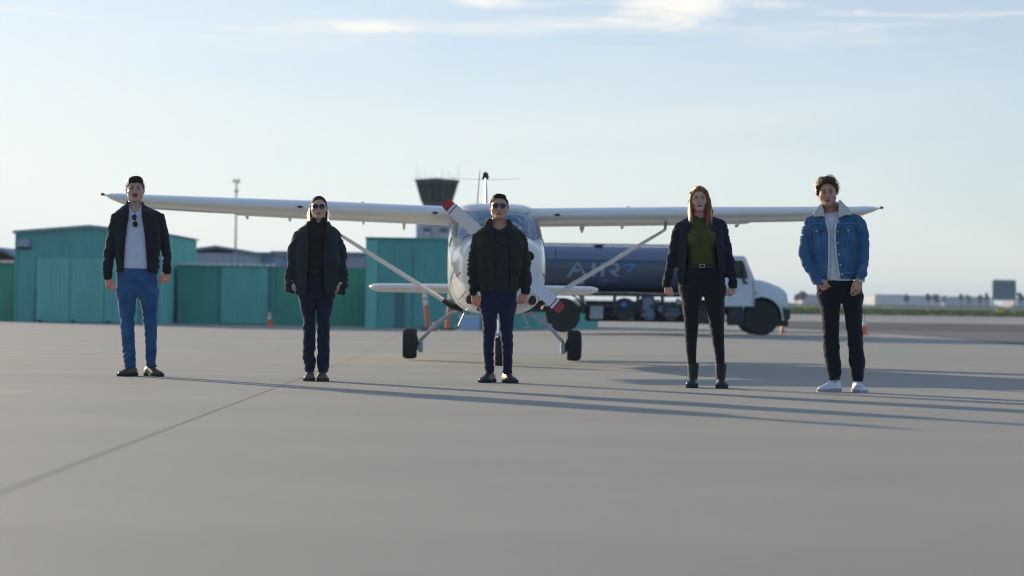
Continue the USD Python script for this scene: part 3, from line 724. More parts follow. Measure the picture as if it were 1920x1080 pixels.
def skin_patch(y0, y1, t0, t1, off, ny=14, nt=22, top=None, thick=0.008):
    """A pane lying on the fuselage skin. t0, t1: angle limits (may be functions of y)."""
    yy = np.linspace(y0, y1, ny)
    outer, inner = [], []
    for y in yy:
        a = t0(y) if callable(t0) else t0
        b = t1(y) if callable(t1) else t1
        th = np.linspace(a, b, nt)
        outer.append(body_pt(y, th, off)); inner.append(body_pt(y, th, off - thick))
    V = np.vstack([np.array(outer).reshape(-1, 3), np.array(inner).reshape(-1, 3)])
    i, j = np.meshgrid(np.arange(ny - 1), np.arange(nt - 1), indexing="ij")
    a = (i * nt + j).ravel()
    q = np.stack([a, a + 1, a + nt + 1, a + nt], 1)
    n = ny * nt
    f = [q, q[:, ::-1] + n]
    rim = np.concatenate([np.arange(nt), np.arange(2 * nt - 1, n, nt), np.arange(n - 2, n - nt - 1, -1), np.arange(n - 2 * nt, 0, -nt)])
    r2 = np.roll(rim, -1)
    f.append(np.stack([rim, rim + n, r2 + n, r2], 1))
    q = np.vstack(f)
    m = trimesh.Trimesh(V, np.vstack([q[:, [0, 1, 2]], q[:, [0, 2, 3]]]), process=False)
    if m.volume < 0:
        m.invert()
    return m

ws = part("windshield", skin_patch(-0.93, -0.13, lambda y: np.interp(y, [-.93, -.5, -.13], [48, 25, 24]) * D2R, lambda y: (180 - np.interp(y, [-.93, -.5, -.13], [48, 25, 24])) * D2R, 0.012, 18, 36), M["plane_glass"], plane, smooth=True)
for sx in (0, 1):
    fl = (lambda t: t) if sx == 0 else (lambda t: math.pi - t)
    for (a, b) in ((-0.40, 0.32), (0.42, 1.15), (1.25, 2.05)):
        lo, hi = 12 * D2R, 33 * D2R
        part("side_window", skin_patch(a, b, fl(lo), fl(hi), 0.012, 10, 8), M["plane_glass"], plane, smooth=True)
# seams of the cowling, drawn as narrow raised strips of sealant
for th0, th1 in ((-8, -4.6), ):
    part("cowl_seam", skin_patch(-2.36, -1.12, -9 * D2R, -7.6 * D2R, 0.003, 14, 3, thick=0.006), M["seam"], plane)
    part("cowl_seam", skin_patch(-2.36, -1.12, 187.6 * D2R, 189 * D2R, 0.003, 14, 3, thick=0.006), M["seam"], plane)
part("firewall_seam", skin_patch(-1.105, -1.09, -89 * D2R, 269 * D2R, 0.003, 3, 80, thick=0.006), M["seam"], plane)
part("cowl_seam", skin_patch(-2.30, -1.12, -36 * D2R, -35 * D2R, 0.003, 14, 3, thick=0.006), M["seam"], plane)
part("cowl_seam", skin_patch(-2.30, -1.12, 215 * D2R, 216 * D2R, 0.003, 14, 3, thick=0.006), M["seam"], plane)

# wing -------------------------------------------------------------
def naca(t, m=0.02, p=0.4, n=26, x0=0.0, x1=1.0):
    """Closed airfoil outline between chord stations x0 and x1 as (x, z), upper side first."""
    b = np.linspace(0, np.pi, n)
    x = x0 + (x1 - x0) * (1 - np.cos(b)) / 2
    yt = 5 * t * (0.2969 * np.sqrt(x) - 0.126 * x - 0.3516 * x ** 2 + 0.2843 * x ** 3 - 0.1036 * x ** 4)
    yc = np.where(x < p, m / p ** 2 * (2 * p * x - x ** 2), m / (1 - p) ** 2 * (1 - 2 * p + 2 * p * x - x ** 2))
    up = np.stack([x, yc + yt], 1)[::-1]
    lo = np.stack([x, yc - yt], 1)
    return np.vstack([up, lo[1:] if x0 == 0 else lo])
DIH, INC = math.tan(1.55 * D2R), 3.0 * D2R
Z_LE = 2.075
def wing_station(s):
    c = np.interp(s, [0, 2.6, 5.2, 5.42, 5.55], [1.63, 1.63, 1.36, 1.22, 0.62])
    t = np.interp(s, [0, 2.6, 5.0, 5.3, 5.48, 5.55], [0.132, 0.132, 0.125, 0.105, 0.055, 0.02])
    yle = np.interp(s, [0, 2.6, 5.2, 5.42, 5.55], [0.0, 0.0, 0.05, 0.09, 0.30])
    lift = np.interp(s, [0, 4.9, 5.2, 5.4, 5.55], [0, 0, 0.01, 0.035, 0.06])
    return c, t, yle, Z_LE + abs(s) * DIH + lift
def wing_ring(s, side, x0, x1, defl=0.0, hinge=0.74):
    c, t, yle, z = wing_station(s)
    a = naca(t, x0=x0, x1=x1)
    X_, Zc = a[:, 0] * c, a[:, 1] * c
    if defl:
        hx = hinge * c
        dx, dz = X_ - hx, Zc
        X_, Zc = hx + dx * math.cos(defl) + dz * math.sin(defl), -dx * math.sin(defl) + dz * math.cos(defl)
    yy = yle + X_ * math.cos(INC) + Zc * math.sin(INC)
    zz_ = z - X_ * math.sin(INC) + Zc * math.cos(INC)
    return np.stack([np.full(len(yy), side * s), yy, zz_], 1)
for side, nm in ((-1, "left"), (1, "right")):
    wg = part("wing", loft([wing_ring(s, side, 0, 0.73) for s in (0.30, 0.62, 1.5, 2.6, 3.84, 5.2)]), M["plane_white"], plane, smooth=40)
    part("wing_tip", loft([wing_ring(s, side, 0, 1.0) for s in (5.203, 5.3, 5.36, 5.42, 5.47, 5.51, 5.54, 5.55)]), M["plane_white"], wg, smooth=50)
    part("flap", loft([wing_ring(s, side, 0.735, 1.0, 3.0 * D2R) for s in (0.66, 2.6, 3.82)]), M["plane_white"], wg, smooth=40)
    part("aileron", loft([wing_ring(s, side, 0.735, 1.0, 0.3 * D2R) for s in (3.86, 4.5, 5.19)]), M["plane_white"], wg, smooth=40)
    c, t, yle, z = wing_station(5.5)
    part("tip_light", trimesh.creation.icosphere(2, 1.0).apply_scale([0.03, 0.06, 0.02]).apply_translation([side * 5.54, yle + 0.05, z + 0.012]), M["plane_dark"], wg)
    for s, big in ((1.32, 1), (1.92, 0), (3.0, 0), (3.62, 0)):
        c, t, yle, z = wing_station(s)
        yb, zb = c * 0.80, z - 0.8 * c * math.sin(INC) - 0.055
        k = 0.75 if big else 0.35
        part("flap_track", MB().add(loft([np.array([(side * s + dx, y_, z_) for dx, y_, z_ in ring]) for ring in (
            [(-.035 * k, yb - .2, zb), (.035 * k, yb - .2, zb), (.035 * k, yb + .16, zb), (-.035 * k, yb + .16, zb)],
            [(-.014 * k, yb - .02, zb - .12 * k), (.014 * k, yb - .02, zb - .12 * k), (.014 * k, yb + .08, zb - .12 * k), (-.014 * k, yb + .08, zb - .12 * k)])])), M["plane_white"], wg, smooth=False)
    for s in (0.86, 2.75):
        c, t, yle, z = wing_station(s)
        part("leading_edge_vent", trimesh.creation.icosphere(2, 1.0).apply_scale([0.042, 0.016, 0.018]).apply_translation([side * s, yle - 0.002, z - 0.005]), M["plane_dark"], wg)
    c, t, yle, z = wing_station(1.9)
    part("fuel_cap", MB().cyl((side * 1.9, yle + .4, z + .085), (side * 1.9, yle + .4, z + .125), 0.025, 12), M["steel"], wg)
    # strut
    bot, top = np.array([side * 0.60, 0.62, 0.79]), np.array([side * 2.46, 0.55, 1.93])
    u = np.linspace(0, 1, 7)[:, None]
    st = part("wing_strut", tube_mesh(bot + (top - bot) * u, np.interp(u[:, 0], [0, .1, .6, 1], [.055, .062, .058, .04]), 14, 0.52, side=(0, 0, 1)), M["plane_white"], plane)
    part("strut_fitting", MB().cyl(top, top + [side * 0.02, 0.02, 0.16], 0.022, 8), M["steel"], st)
    part("strut_fairing", MB().tube([bot + (top - bot) * .07, bot, bot - [side * .16, 0, .06]], [.065, .085, .06], 12, 0.6, (0, 0, 1)), M["plane_dark"], st)

# cabin roof fairing between the wings, antennas ------------------------------------------------
part("roof_fairing", loft([np.stack([0.52 * np.sign(np.cos(t_ := np.linspace(0, 2 * np.pi, 25)[:-1])) * np.abs(np.cos(t_)) ** .6 * k, np.full(24, y), z0 + 0.075 * np.sin(t_) * k], 1) for y, k, z0 in ((-.12, .75, 2.12), (0.0, .95, 2.15), (.4, 1, 2.19), (1.2, 1, 2.17), (1.7, .8, 2.10))]), M["plane_white"], plane)
part("antenna", MB().cyl((-0.25, 1.4, 2.15), (-0.2, 1.75, 2.83), 0.009, 8, 0.005), M["plane_dark"], plane)

# tail ----------------------------------------------------------------------------------
def fin_ring(z):
    yl = np.interp(z, [1.3, 1.6, 3.02], [4.3, 4.75, 5.75])
    yt = np.interp(z, [1.3, 3.02], [6.45, 6.5])
    c = yt - yl
    a = naca(0.09 if z < 2 else 0.085, m=0.0, n=16)
    return np.stack([a[:, 1] * c * (1 if z < 2.98 else .6), yl + a[:, 0] * c, np.full(len(a), z)], 1)
fin = part("fin", loft([fin_ring(z) for z in (1.3, 1.6, 2.2, 2.8, 2.98, 3.02)]), M["plane_white"], plane)
part("beacon", lathe([(0.01, 3.015), (0.055, 3.02), (0.05, 3.09), (0.02, 3.12)], 16, "z", (0, 6.0, 0)), M["plane_dark"], fin)
part("beacon_mount", MB().box(-.06, .06, 5.75, 6.2, 3.0, 3.03, .01), M["plane_dark"], fin)
for sx in (-1, 1):
    part("whisker_antenna", MB().tube([(0.0, 5.95, 2.98), (sx * 0.3, 6.1, 3.0), (sx * 0.62, 6.25, 3.03)], [0.004, 0.003, 0.002], 6), M["steel"], fin)
def tail_ring(s, side, x0, x1, defl=0.0):
    e = min(1.0, max(0.0, (s - 1.80) / 0.2))
    c = np.interp(s, [0, 1.8], [1.0, 0.86]) * math.sqrt(max(1 - e ** 2 * .86, .05))
    yl = 6.42 - np.interp(s, [0, 1.8], [1.0, 0.86]) * (0.5 + 0.5 * math.sqrt(max(1 - e ** 2 * .86, .05)))
    a = naca(0.135, m=0.0, n=18, x0=x0, x1=x1)
    X_, Z_ = a[:, 0] * c, a[:, 1] * c
    if defl:
        hx = 0.6 * c
        dx = X_ - hx
        X_, Z_ = hx + dx * math.cos(defl) + Z_ * math.sin(defl), -dx * math.sin(defl) + Z_ * math.cos(defl)
    return np.stack([np.full(len(a), side * s), yl + X_, 1.075 + Z_], 1)
for side in (-1, 1):
    sb = part("stabilizer", loft([tail_ring(s, side, 0, 0.595) for s in (0.03, 0.8, 1.6, 1.8, 1.88, 1.94, 1.98, 2.0)]), M["plane_white"], plane, smooth=50)
    part("elevator", loft([tail_ring(s, side, 0.6, 1.0, 0.26) for s in (0.1, 0.8, 1.6, 1.8, 1.88, 1.94, 1.98, 2.0)]), M["plane_white"], sb, smooth=50)

# propeller ----------------------------------------------------------------------------------
HUB = np.array([0.0, -2.78, 1.435])
PA = math.radians(41.8)
pr = thing_part = UsdGeom.Xform.Define(stage, path_for("propeller", plane)).GetPrim()
part("spinner", lathe([(0.02, -3.02), (0.07, -2.98), (0.12, -2.9), (0.155, -2.78), (0.165, -2.64), (0.15, -2.57), (0.03, -2.568)], 28, "y", (0, 0, 1.435)), M["plane_white"], pr)
def blade_seg(r0, r1, sgn, n=6):
    rings = []
    for r in np.linspace(r0, r1, n):
        ch = np.interp(r, [0.1, 0.22, 0.45, 0.8, 0.96, 1.0], [0.09, 0.14, 0.19, 0.17, 0.14, 0.10])
        th = np.interp(r, [0.1, 0.3, 1.0], [0.08, 0.035, 0.012])
        tw = math.radians(np.interp(r, [0.1, 1.0], [46, 15]))
        a = np.linspace(0, 2 * np.pi, 21)[:-1]
        u, v = np.cos(a) * ch / 2, np.sin(a) * th / 2
        cx, cy = u * math.cos(tw) - v * math.sin(tw), u * math.sin(tw) + v * math.cos(tw)
        ax = np.array([math.cos(PA), 0, -math.sin(PA)]) * sgn      # along the blade
        tx = np.array([math.sin(PA), 0, math.cos(PA)]) * sgn       # across it in the disc
        rings.append(HUB + ax * r + np.outer(cx, tx) + np.outer(cy, [0, 1, 0]))
    return loft(rings)
for sgn in (-1, 1):
    bl = part("blade", MB().add(blade_seg(0.08, 0.845, sgn, 14)), M["plane_prop"], pr)
    part("blade_stripe", blade_seg(0.8455, 0.8605, sgn, 2), M["prop_stripe"], bl)
    part("blade_band", blade_seg(0.861, 0.888, sgn, 2), M["cone_white"], bl)
    part("blade_stripe", blade_seg(0.8885, 0.9015, sgn, 2), M["prop_stripe"], bl)
    part("blade_tip", blade_seg(0.902, 0.995, sgn, 5), M["prop_red"], bl)

# landing gear ----------------------------------------------------------------------------------
def wheel(parent, cx, cy, r, w, name="wheel"):
    wl = part(name, lathe([(r * .62, -w * .46), (r * .88, -w * .5), (r * .975, -w * .36), (r, -w * .15), (r, w * .15), (r * .975, w * .36), (r * .88, w * .5), (r * .62, w * .46)], 36, "x", (cx, cy, r)), M["tyre"], parent)
    part("rim", lathe([(0.02, -w * .40), (r * .6, -w * .42), (r * .615, 0), (r * .6, w * .42), (0.02, w * .40)], 28, "x", (cx, cy, r)), M["plane_white"], wl)
    part("hub_cap", lathe([(0.01, -w * .5), (r * .22, -w * .48), (r * .25, 0), (r * .22, w * .48), (0.01, w * .5)], 18, "x", (cx, cy, r)), M["steel"], wl)
    return wl
for sx in (-1, 1):
    gp = np.array([(sx * .42, 1.15, .73), (sx * .62, 1.13, .66), (sx * .84, 1.1, .50), (sx * 1.04, 1.1, .28), (sx * 1.07, 1.1, .235)])
    lg = part("gear_leg", tube_mesh(gp, [.036, .034, .03, .025, .024], 12), M["steel"], plane)
    part("leg_clamp", MB().cyl(gp[2] - [sx * .02, 0, -.015], gp[2] + [sx * .02, 0, -.015], 0.045, 10), M["steel"], lg)
    part("axle", MB().cyl((sx * 1.02, 1.1, .225), (sx * 1.2, 1.1, .225), .024, 10), M["steel"], lg)
    part("brake", MB().box(sx * 1.045 - .035, sx * 1.045 + .035, 1.02, 1.16, .10, .26, .015), M["brake_blue"], lg)
    part("brake_disc", MB().cyl((sx * 1.085, 1.1, .225), (sx * 1.1, 1.1, .225), .1, 20), M["plane_dark"], lg)
    wheel(plane, sx * 1.205, 1.1, 0.226, 0.205)
    part("step", MB().tube([(sx * .40, .55, .72), (sx * .50, .52, .50)], [.013, .012], 8).box(sx * .50 - .06, sx * .50 + .06, .47, .57, .485, .5), M["steel"], plane)
part("nose_strut", MB().cyl((0.02, -1.72, .36), (0.02, -1.62, .78), .04, 14).cyl((0.02, -1.75, .25), (0.02, -1.72, .40), .028, 12), M["steel"], plane)
part("nose_fork", MB().box(-.095, -.075, -1.81, -1.70, .19, .42).box(.115, .135, -1.81, -1.70, .19, .42).box(-.095, .135, -1.81, -1.70, .42, .45), M["brake_blue"], plane)
wheel(plane, 0.02, -1.76, 0.2, 0.145, "nose_wheel")
# ------------------------------------------------------------------ fuel truck
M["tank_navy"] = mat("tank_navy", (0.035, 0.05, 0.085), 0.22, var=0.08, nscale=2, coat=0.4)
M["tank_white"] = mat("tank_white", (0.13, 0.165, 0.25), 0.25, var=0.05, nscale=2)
M["truck_white"] = mat("truck_white", (0.62, 0.66, 0.68), 0.3, var=0.04, nscale=2, coat=0.4)
M["chassis"] = mat("chassis", (0.022, 0.025, 0.03), 0.6, var=0.3)
M["letter_grey"] = mat("letter_grey", (0.22, 0.27, 0.37), 0.5, var=0.04)
M["letter_blue"] = mat("letter_blue", (0.03, 0.17, 0.42), 0.5, var=0.04)
M["plate_lilac"] = mat("plate_lilac", (0.42, 0.28, 0.55), 0.5, var=0.04)
M["letter_violet"] = mat("letter_violet", (0.12, 0.13, 0.33), 0.5)
M["pump_grey"] = mat("pump_grey", (0.16, 0.18, 0.22), 0.45, var=0.15, nscale=6, metal=0.2)
M["pump_white"] = mat("pump_white", (0.30, 0.31, 0.34), 0.5, var=0.1)
M["hose_red"] = mat("hose_red", (0.12, 0.04, 0.05), 0.6)
M["cab_glass"] = usdkit.material(stage, "/World/Looks/cab_glass", {
    "t": ("transparent_bsdf", {"color": (0.16, 0.33, 0.28)}), "g": ("glossy_bsdf", {"color": (0.8, 0.9, 0.95), "roughness": 0.03}),
    "f": ("fresnel", {"IOR": 1.5}), "m": ("mix_closure", {})}, [("f.fac", "m.fac"), ("t.BSDF", "m.closure1"), ("g.BSDF", "m.closure2")], surface="m.closure")
DK = 54.8                      # distance of the truck's near flank
KP = FPX / DK
KX = float(at(1055, 626, DK)[0])
KZ = float(ground(KX + 3, DK))
truck = thing("fuel_truck", "white-cabbed fuel truck with a dark tank lettered AIR7, parked behind the aircraft's right wing", "truck", (KX, DK, KZ))
def kx(px): return (px - 1055) / KP
def kz(py, px=1200):
    return float(at(px, py, DK)[2]) - KZ
yc = 1.2                       # centre line behind the near flank
# tank: rounded section extruded along x
def tank_ring(x, k=1.0):
    t_ = np.linspace(0, 2 * np.pi, 65)[:-1]
    zc, hz, hy = (kz(460) + kz(549)) / 2, (kz(460) - kz(549)) / 2 * k, 1.18 * k
    n = 2.7
    return np.stack([np.full(64, x), yc + hy * np.sign(np.cos(t_)) * np.abs(np.cos(t_)) ** (2 / n), zc + hz * np.sign(np.sin(t_)) * np.abs(np.sin(t_)) ** (2 / n)], 1)
x0, x1 = kx(975), kx(1372)
rings = [tank_ring(x0, .9), tank_ring(x0 + .03, .985), tank_ring(x0 + .1, 1), tank_ring(x1 - .1, 1), tank_ring(x1 - .03, .985), tank_ring(x1, .9)]
full = loft(rings)
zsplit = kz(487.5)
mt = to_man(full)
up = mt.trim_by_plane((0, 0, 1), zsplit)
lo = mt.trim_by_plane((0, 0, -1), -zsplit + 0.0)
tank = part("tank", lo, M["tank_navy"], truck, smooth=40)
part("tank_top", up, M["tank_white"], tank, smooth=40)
part("walkway_rail", MB().box(x0 + .2, x1 - .2, yc - .5, yc - .46, kz(460) + .0, kz(460) + .06), M["tank_white"], tank)
part("manhole", MB().box(kx(1122) - .14, kx(1122) + .14, yc - .75, yc - .3, kz(462), kz(458.5), .02), M["chassis"], tank)
for px in (1040, 1200, 1320):
    part("tank_band", MB().add(loft([tank_ring(kx(px) - .02, 1.004), tank_ring(kx(px) + .02, 1.004)])), M["tank_navy"], tank, smooth=40) if px != 1200 else None

def letter(poly_px, mat_, nm, label=None, holes=None):
    """Flat lettering on the near flank of the tank, from photograph pixels (taken at the flank's distance)."""
    pl = Polygon([(kx(a), kz(b, a)) for a, b in poly_px], [[(kx(a), kz(b, a)) for a, b in hh] for hh in (holes or [])])
    m = prism(pl, 0, 0.012)
    m = m.subdivide().subdivide()
    v = np.array(m.vertices)
    zc, hz, hy = (kz(460) + kz(549)) / 2, (kz(460) - kz(549)) / 2, 1.18
    s = np.clip(np.abs((v[:, 2] - zc) / hz), 0, .999)
    surf = yc - hy * (1 - s ** 2.7) ** (1 / 2.7)
    v[:, 1] = surf - 0.006 - (0.012 - v[:, 1]) * .5
    m.vertices = v
    return part(nm, m, mat_, tank, smooth=False, label=label)
letter([(1061, 519), (1079.5, 491), (1082.5, 491), (1100.5, 519), (1095, 519), (1088.5, 509.5), (1090.5, 509), (1087, 504.5), (1081, 494.8), (1075, 504.5), (1084, 504.5), (1087.5, 509.5), (1072.5, 509.5), (1066.5, 519)], M["letter_grey"], "letter", "letter A in pale grey on the tank")
letter([(1108, 493), (1114.5, 493), (1114.5, 518.5), (1108, 518.5)], M["letter_grey"], "letter", "letter I in pale grey on the tank")
letter([(1125, 492.5), (1152, 492.5), (1157.5, 494.5), (1160, 499.5), (1159.5, 505), (1156, 509), (1150, 510.3), (1161.5, 518.5), (1153.5, 518.5), (1142, 509.8), (1142, 506.3), (1150, 506.3), (1154.2, 504.5), (1155.2, 501), (1153.6, 497.8), (1150, 496.8), (1131, 496.8), (1131, 518.5), (1125, 518.5)], M["letter_grey"], "letter", "letter R in pale grey on the tank")
letter([(1166, 494.5), (1191, 494.5), (1180, 510.5), (1172.5, 510.5), (1182, 498.2), (1169, 498.2)], M["letter_blue"], "letter", "numeral 7 in blue on the tank")
letter([(1072, 526), (1094, 526), (1094, 532.5), (1072, 532.5)], M["plate_lilac"], "placard", "small lilac placard under the letters")
for k, (a, b) in enumerate(((1121, 1124), (1126, 1128), (1130, 1134), (1136, 1140), (1143, 1146), (1148, 1150), (1152, 1156))):
    letter([(a, 523.5), (b, 523.5), (b, 527.5), (a, 527.5)], M["letter_violet"], "lettering")

# chassis and the pump gear below the tank
part("chassis_rail", MB().box(kx(985), kx(1470), .55, .75, kz(588), kz(577)), M["chassis"], truck)
part("chassis_rail", MB().box(kx(985), kx(1470), 1.65, 1.85, kz(588), kz(577)), M["chassis"], truck)
part("tank_cradle", MB().box(kx(1000), kx(1365), .15, 2.25, kz(556), kz(549.5)), M["chassis"], truck)
for px in (1092, 1152, 1196, 1242, 1300, 1350):
    part("cradle_post", MB().box(kx(px) - .05, kx(px) + .05, .12, .25, kz(590), kz(556)), M["chassis"], truck)
part("side_skirt", MB().box(kx(1095), kx(1366), .10, .115, kz(577), kz(571)), M["chassis"], truck)
rg = np.random.default_rng(21)
part("equipment_bay", MB().box(kx(1100), kx(1296), .75, 1.6, kz(604), kz(566), .04), M["chassis"], truck)
part("equipment_bay", MB().box(kx(1306), kx(1364), .7, 1.9, kz(604), kz(560), .04), M["chassis"], truck)
part("air_tank", MB().cyl((kx(1140), 1.9, kz(592)), (kx(1230), 1.9, kz(592)), .2, 18), M["chassis"], truck)
part("meter_cabinet", MB().box(kx(1106), kx(1131), .06, .5, kz(600), kz(575), .03), M["pump_white"], truck)
part("filter_vessel", MB().cyl((kx(1215), .35, kz(594)), (kx(1215), .35, kz(566)), .26, 20).add(trimesh.creation.icosphere(2, .26).apply_translation([kx(1215), .35, kz(566)])), M["pump_grey"], truck)
part("filter_vessel", MB().cyl((kx(1240), .4, kz(580)), (kx(1275), .4, kz(580)), .2, 20), M["pump_grey"], truck)
part("hose_reel", MB().add(lathe([(.05, -.22), (.36, -.22), (.36, -.19), (.2, -.18), (.2, .18), (.36, .19), (.36, .22), (.05, .22)], 26, "y", (kx(1172), .4, kz(580)))), M["chassis"], truck)
part("hose", MB().add(lathe([(.18, -.17), (.3, -.16), (.31, 0), (.3, .16), (.18, .17)], 26, "y", (kx(1172), .4, kz(580)))), M["hose_red"], truck)
part("tool_box", MB().box(kx(1300), kx(1350), .08, .6, kz(606), kz(580), .03), M["chassis"], truck)
part("control_panel", MB().box(kx(1086), kx(1093), .05, .4, kz(568), kz(552), .02), M["pump_grey"], truck)
part("fuel_step_tank", MB().box(kx(1366), kx(1396), .03, .7, kz(606), kz(573), .06), M["chassis"], truck)
for i in range(16):
    a = rg.uniform(1094, 1290); b = a + rg.uniform(8, 30)
    z0_ = rg.uniform(566, 600); yy = rg.uniform(.1, .5)
    part("pipe", MB().tube([(kx(a), yy, kz(z0_)), (kx(b), yy, kz(z0_)), (kx(b), yy + .02, kz(z0_ + rg.uniform(-10, 8)))], rg.uniform(.025, .055), 8), M[["pump_grey", "pump_white", "chassis", "pump_grey"][i % 4]], truck)
for i in range(12):
    a = rg.uniform(1100, 1285); z0_ = rg.uniform(564, 598); s_ = rg.uniform(.05, .12)
    part("valve", MB().add(lathe([(.01, -.05), (s_, -.04), (s_, .04), (.01, .05)], 14, "y", (kx(a), rg.uniform(.04, .2), kz(z0_)))), M[["pump_grey", "pump_white", "letter_blue", "hose_red"][i % 4]], truck)
for i in range(3):
    part("ladder_rung", MB().cyl((kx(1248), .08, kz(596 - 9 * i)), (kx(1262), .08, kz(596 - 9 * i)), .02, 6), M["pump_grey"], truck)

# cab and bonnet
zf = lambda p: kz(p, 1430)
cab_poly = [(1352, 575), (1352, 487), (1358, 480.5), (1392, 480.5), (1396.5, 484), (1413.5, 524), (1413.5, 575)]
pol = [(kx(a), zf(b)) for a, b in cab_poly]
door_win = [(1372, 523), (1372, 489), (1390, 489), (1393, 493), (1401.5, 521), (1399, 523)]
cabm = to_man(prism(pol, .02, 2.38))
cut = to_man(prism([(kx(a), zf(b)) for a, b in door_win], -.5, 3.0))
inside = to_man(prism([(kx(a), zf(b)) for a, b in [(1356, 560), (1356, 490), (1390, 490), (1394, 494), (1408, 526), (1408, 560)]], .10, 2.30))
wsh = [(kx(1393.5), zf(489)), (kx(1400.5), zf(486)), (kx(1414.5), zf(521)), (kx(1407.5), zf(522))]
wcut = to_man(prism(wsh, .18, 2.22))
cab = part("cab", cabm - cut - inside - wcut, M["truck_white"], truck, smooth=False)
part("window", MB().add(prism([(kx(a), zf(b)) for a, b in door_win], .05, .06)), M["cab_glass"], cab)
part("window", MB().add(prism([(kx(a), zf(b)) for a, b in door_win], 2.33, 2.34)), M["cab_glass"], cab)
part("windscreen", MB().add(prism([(kx(1396.2), zf(488.5)), (kx(1397), zf(488)), (kx(1412.2), zf(522)), (kx(1411.2), zf(522.5))], .18, 2.22)), M["cab_glass"], cab)
part("seat", MB().box(kx(1362), kx(1372), .35, .9, zf(555), zf(502), .08).box(kx(1362), kx(1372), 1.5, 2.05, zf(555), zf(502), .08), M["chassis"], cab)
part("steering_wheel", lathe([(.17, -.015), (.2, 0), (.17, .015), (.165, 0)], 20, "x", (kx(1391), .62, zf(520))), M["chassis"], cab)
dr = part("door", MB().add(prism([(kx(a), zf(b)) for a, b in [(1369, 574), (1369, 525.5), (1403, 525.5), (1410, 540), (1410, 560), (1404, 574)]], .003, .018)), M["truck_white"], cab)
part("handle", MB().box(kx(1373), kx(1379), -.02, .0, zf(541), zf(538)), M["chassis"], dr)
part("mirror", MB().box(kx(1389), kx(1394.5), -.22, -.1, zf(530), zf(502), .03).box(kx(1391), kx(1399), -.24, -.1, zf(533), zf(529)), M["chassis"], cab)
part("door_seam", MB().box(kx(1411), kx(1411.8), .006, .019, zf(574), zf(524)), M["seam"], cab)
# bonnet lofted forward, with wheel arch cut out
def bon_ring(px, ztop, zbot, hy):
    t_ = np.linspace(0, 2 * np.pi, 49)[:-1]
    zc, hz = (zf(ztop) + zf(zbot)) / 2, (zf(ztop) - zf(zbot)) / 2
    n = 5.0
    return np.stack([np.full(48, kx(px)), 1.2 + hy * np.sign(np.cos(t_)) * np.abs(np.cos(t_)) ** (2 / n), zc + hz * np.sign(np.sin(t_)) * np.abs(np.sin(t_)) ** (2 / n)], 1)
bon = loft([bon_ring(1414.2, 523, 594, 1.13), bon_ring(1430, 524.5, 594, 1.13), bon_ring(1446, 529, 590, 1.12), bon_ring(1462, 535.5, 584, 1.1), bon_ring(1472, 541, 581, 1.06), bon_ring(1477, 548, 579.5, 1.0), bon_ring(1480, 560, 578.5, .92)])
bon.merge_vertices()
th = np.arange(40) / 40 * 2 * np.pi
WX, WR, WZ = kx(1428.5), 0.56, 0.545
arch = loft([np.stack([WX + .68 * np.cos(th), np.full(40, y), WZ + .70 * np.sin(th)], 1) for y in (-.5, 3)])
bonnet = part("bonnet", to_man(bon) - to_man(arch), M["truck_white"], truck, smooth=30)
part("arch_lip", MB().tube([(WX + .68 * math.cos(a), .09, WZ + .70 * math.sin(a)) for a in np.linspace(-.1, math.pi + .15, 22)], .035, 8), M["truck_white"], bonnet)
part("engine_bay", MB().box(kx(1415), kx(1470), .5, 1.9, zf(590), zf(545)), M["chassis"], bonnet)
part("grille", MB().box(kx(1478), kx(1481.5), .6, 1.8, zf(578), zf(556)), M["chassis"], bonnet)
for y in (.28, 2.0):
    part("headlight", MB().box(kx(1474), kx(1480.5), y, y + .2, zf(573), zf(565), .03), M["pump_grey"], bonnet)
part("marker_light", MB().box(kx(1414), kx(1419), .03, .065, zf(551), zf(548)), M["sign_yellow"], bonnet)
part("bumper", MB().box(kx(1463), kx(1482.5), .06, 2.34, zf(600), zf(579.5), .07), M["chassis"], truck)
part("bumper_valance", MB().box(kx(1471), kx(1480), .2, 2.2, zf(612), zf(600.5), .03), M["chassis"], truck)
part("cab_step", MB().box(kx(1372), kx(1404), .05, .5, zf(591), zf(588)).box(kx(1366), kx(1408), .05, .45, zf(611), zf(607)), M["chassis"], truck)
part("exhaust_stack", MB().cyl((kx(1349), .5, zf(575)), (kx(1349), .5, zf(500)), .07, 12), M["chassis"], truck)
def truck_wheel(cx, y0):
    wl = part("wheel", lathe([(.3, y0 + .03), (.5, y0), (WR - .02, y0 + .03), (WR, y0 + .08), (WR, y0 + .24), (WR - .02, y0 + .27), (.5, y0 + .3), (.3, y0 + .27)], 40, "y", (cx, 0, WZ)), M["tyre"], truck)
    part("rim", lathe([(.03, y0 + .08), (.14, y0 + .05), (.17, y0 + .12), (.28, y0 + .12), (.31, y0 + .04), (.31, y0 + .25), (.03, y0 + .25)], 30, "y", (cx, 0, WZ)), M["chassis"], wl)
for cx in (WX, kx(1055)):
    truck_wheel(cx, .08); truck_wheel(cx, 2.0)
truck_wheel(kx(1055), .42)
part("mudguard", MB().tube([(kx(1055) + .7 * math.cos(a), .45, WZ + .72 * math.sin(a)) for a in np.linspace(.25, math.pi - .25, 14)], .3, 8, 0.08, (0, 0, 1)), M["chassis"], truck)
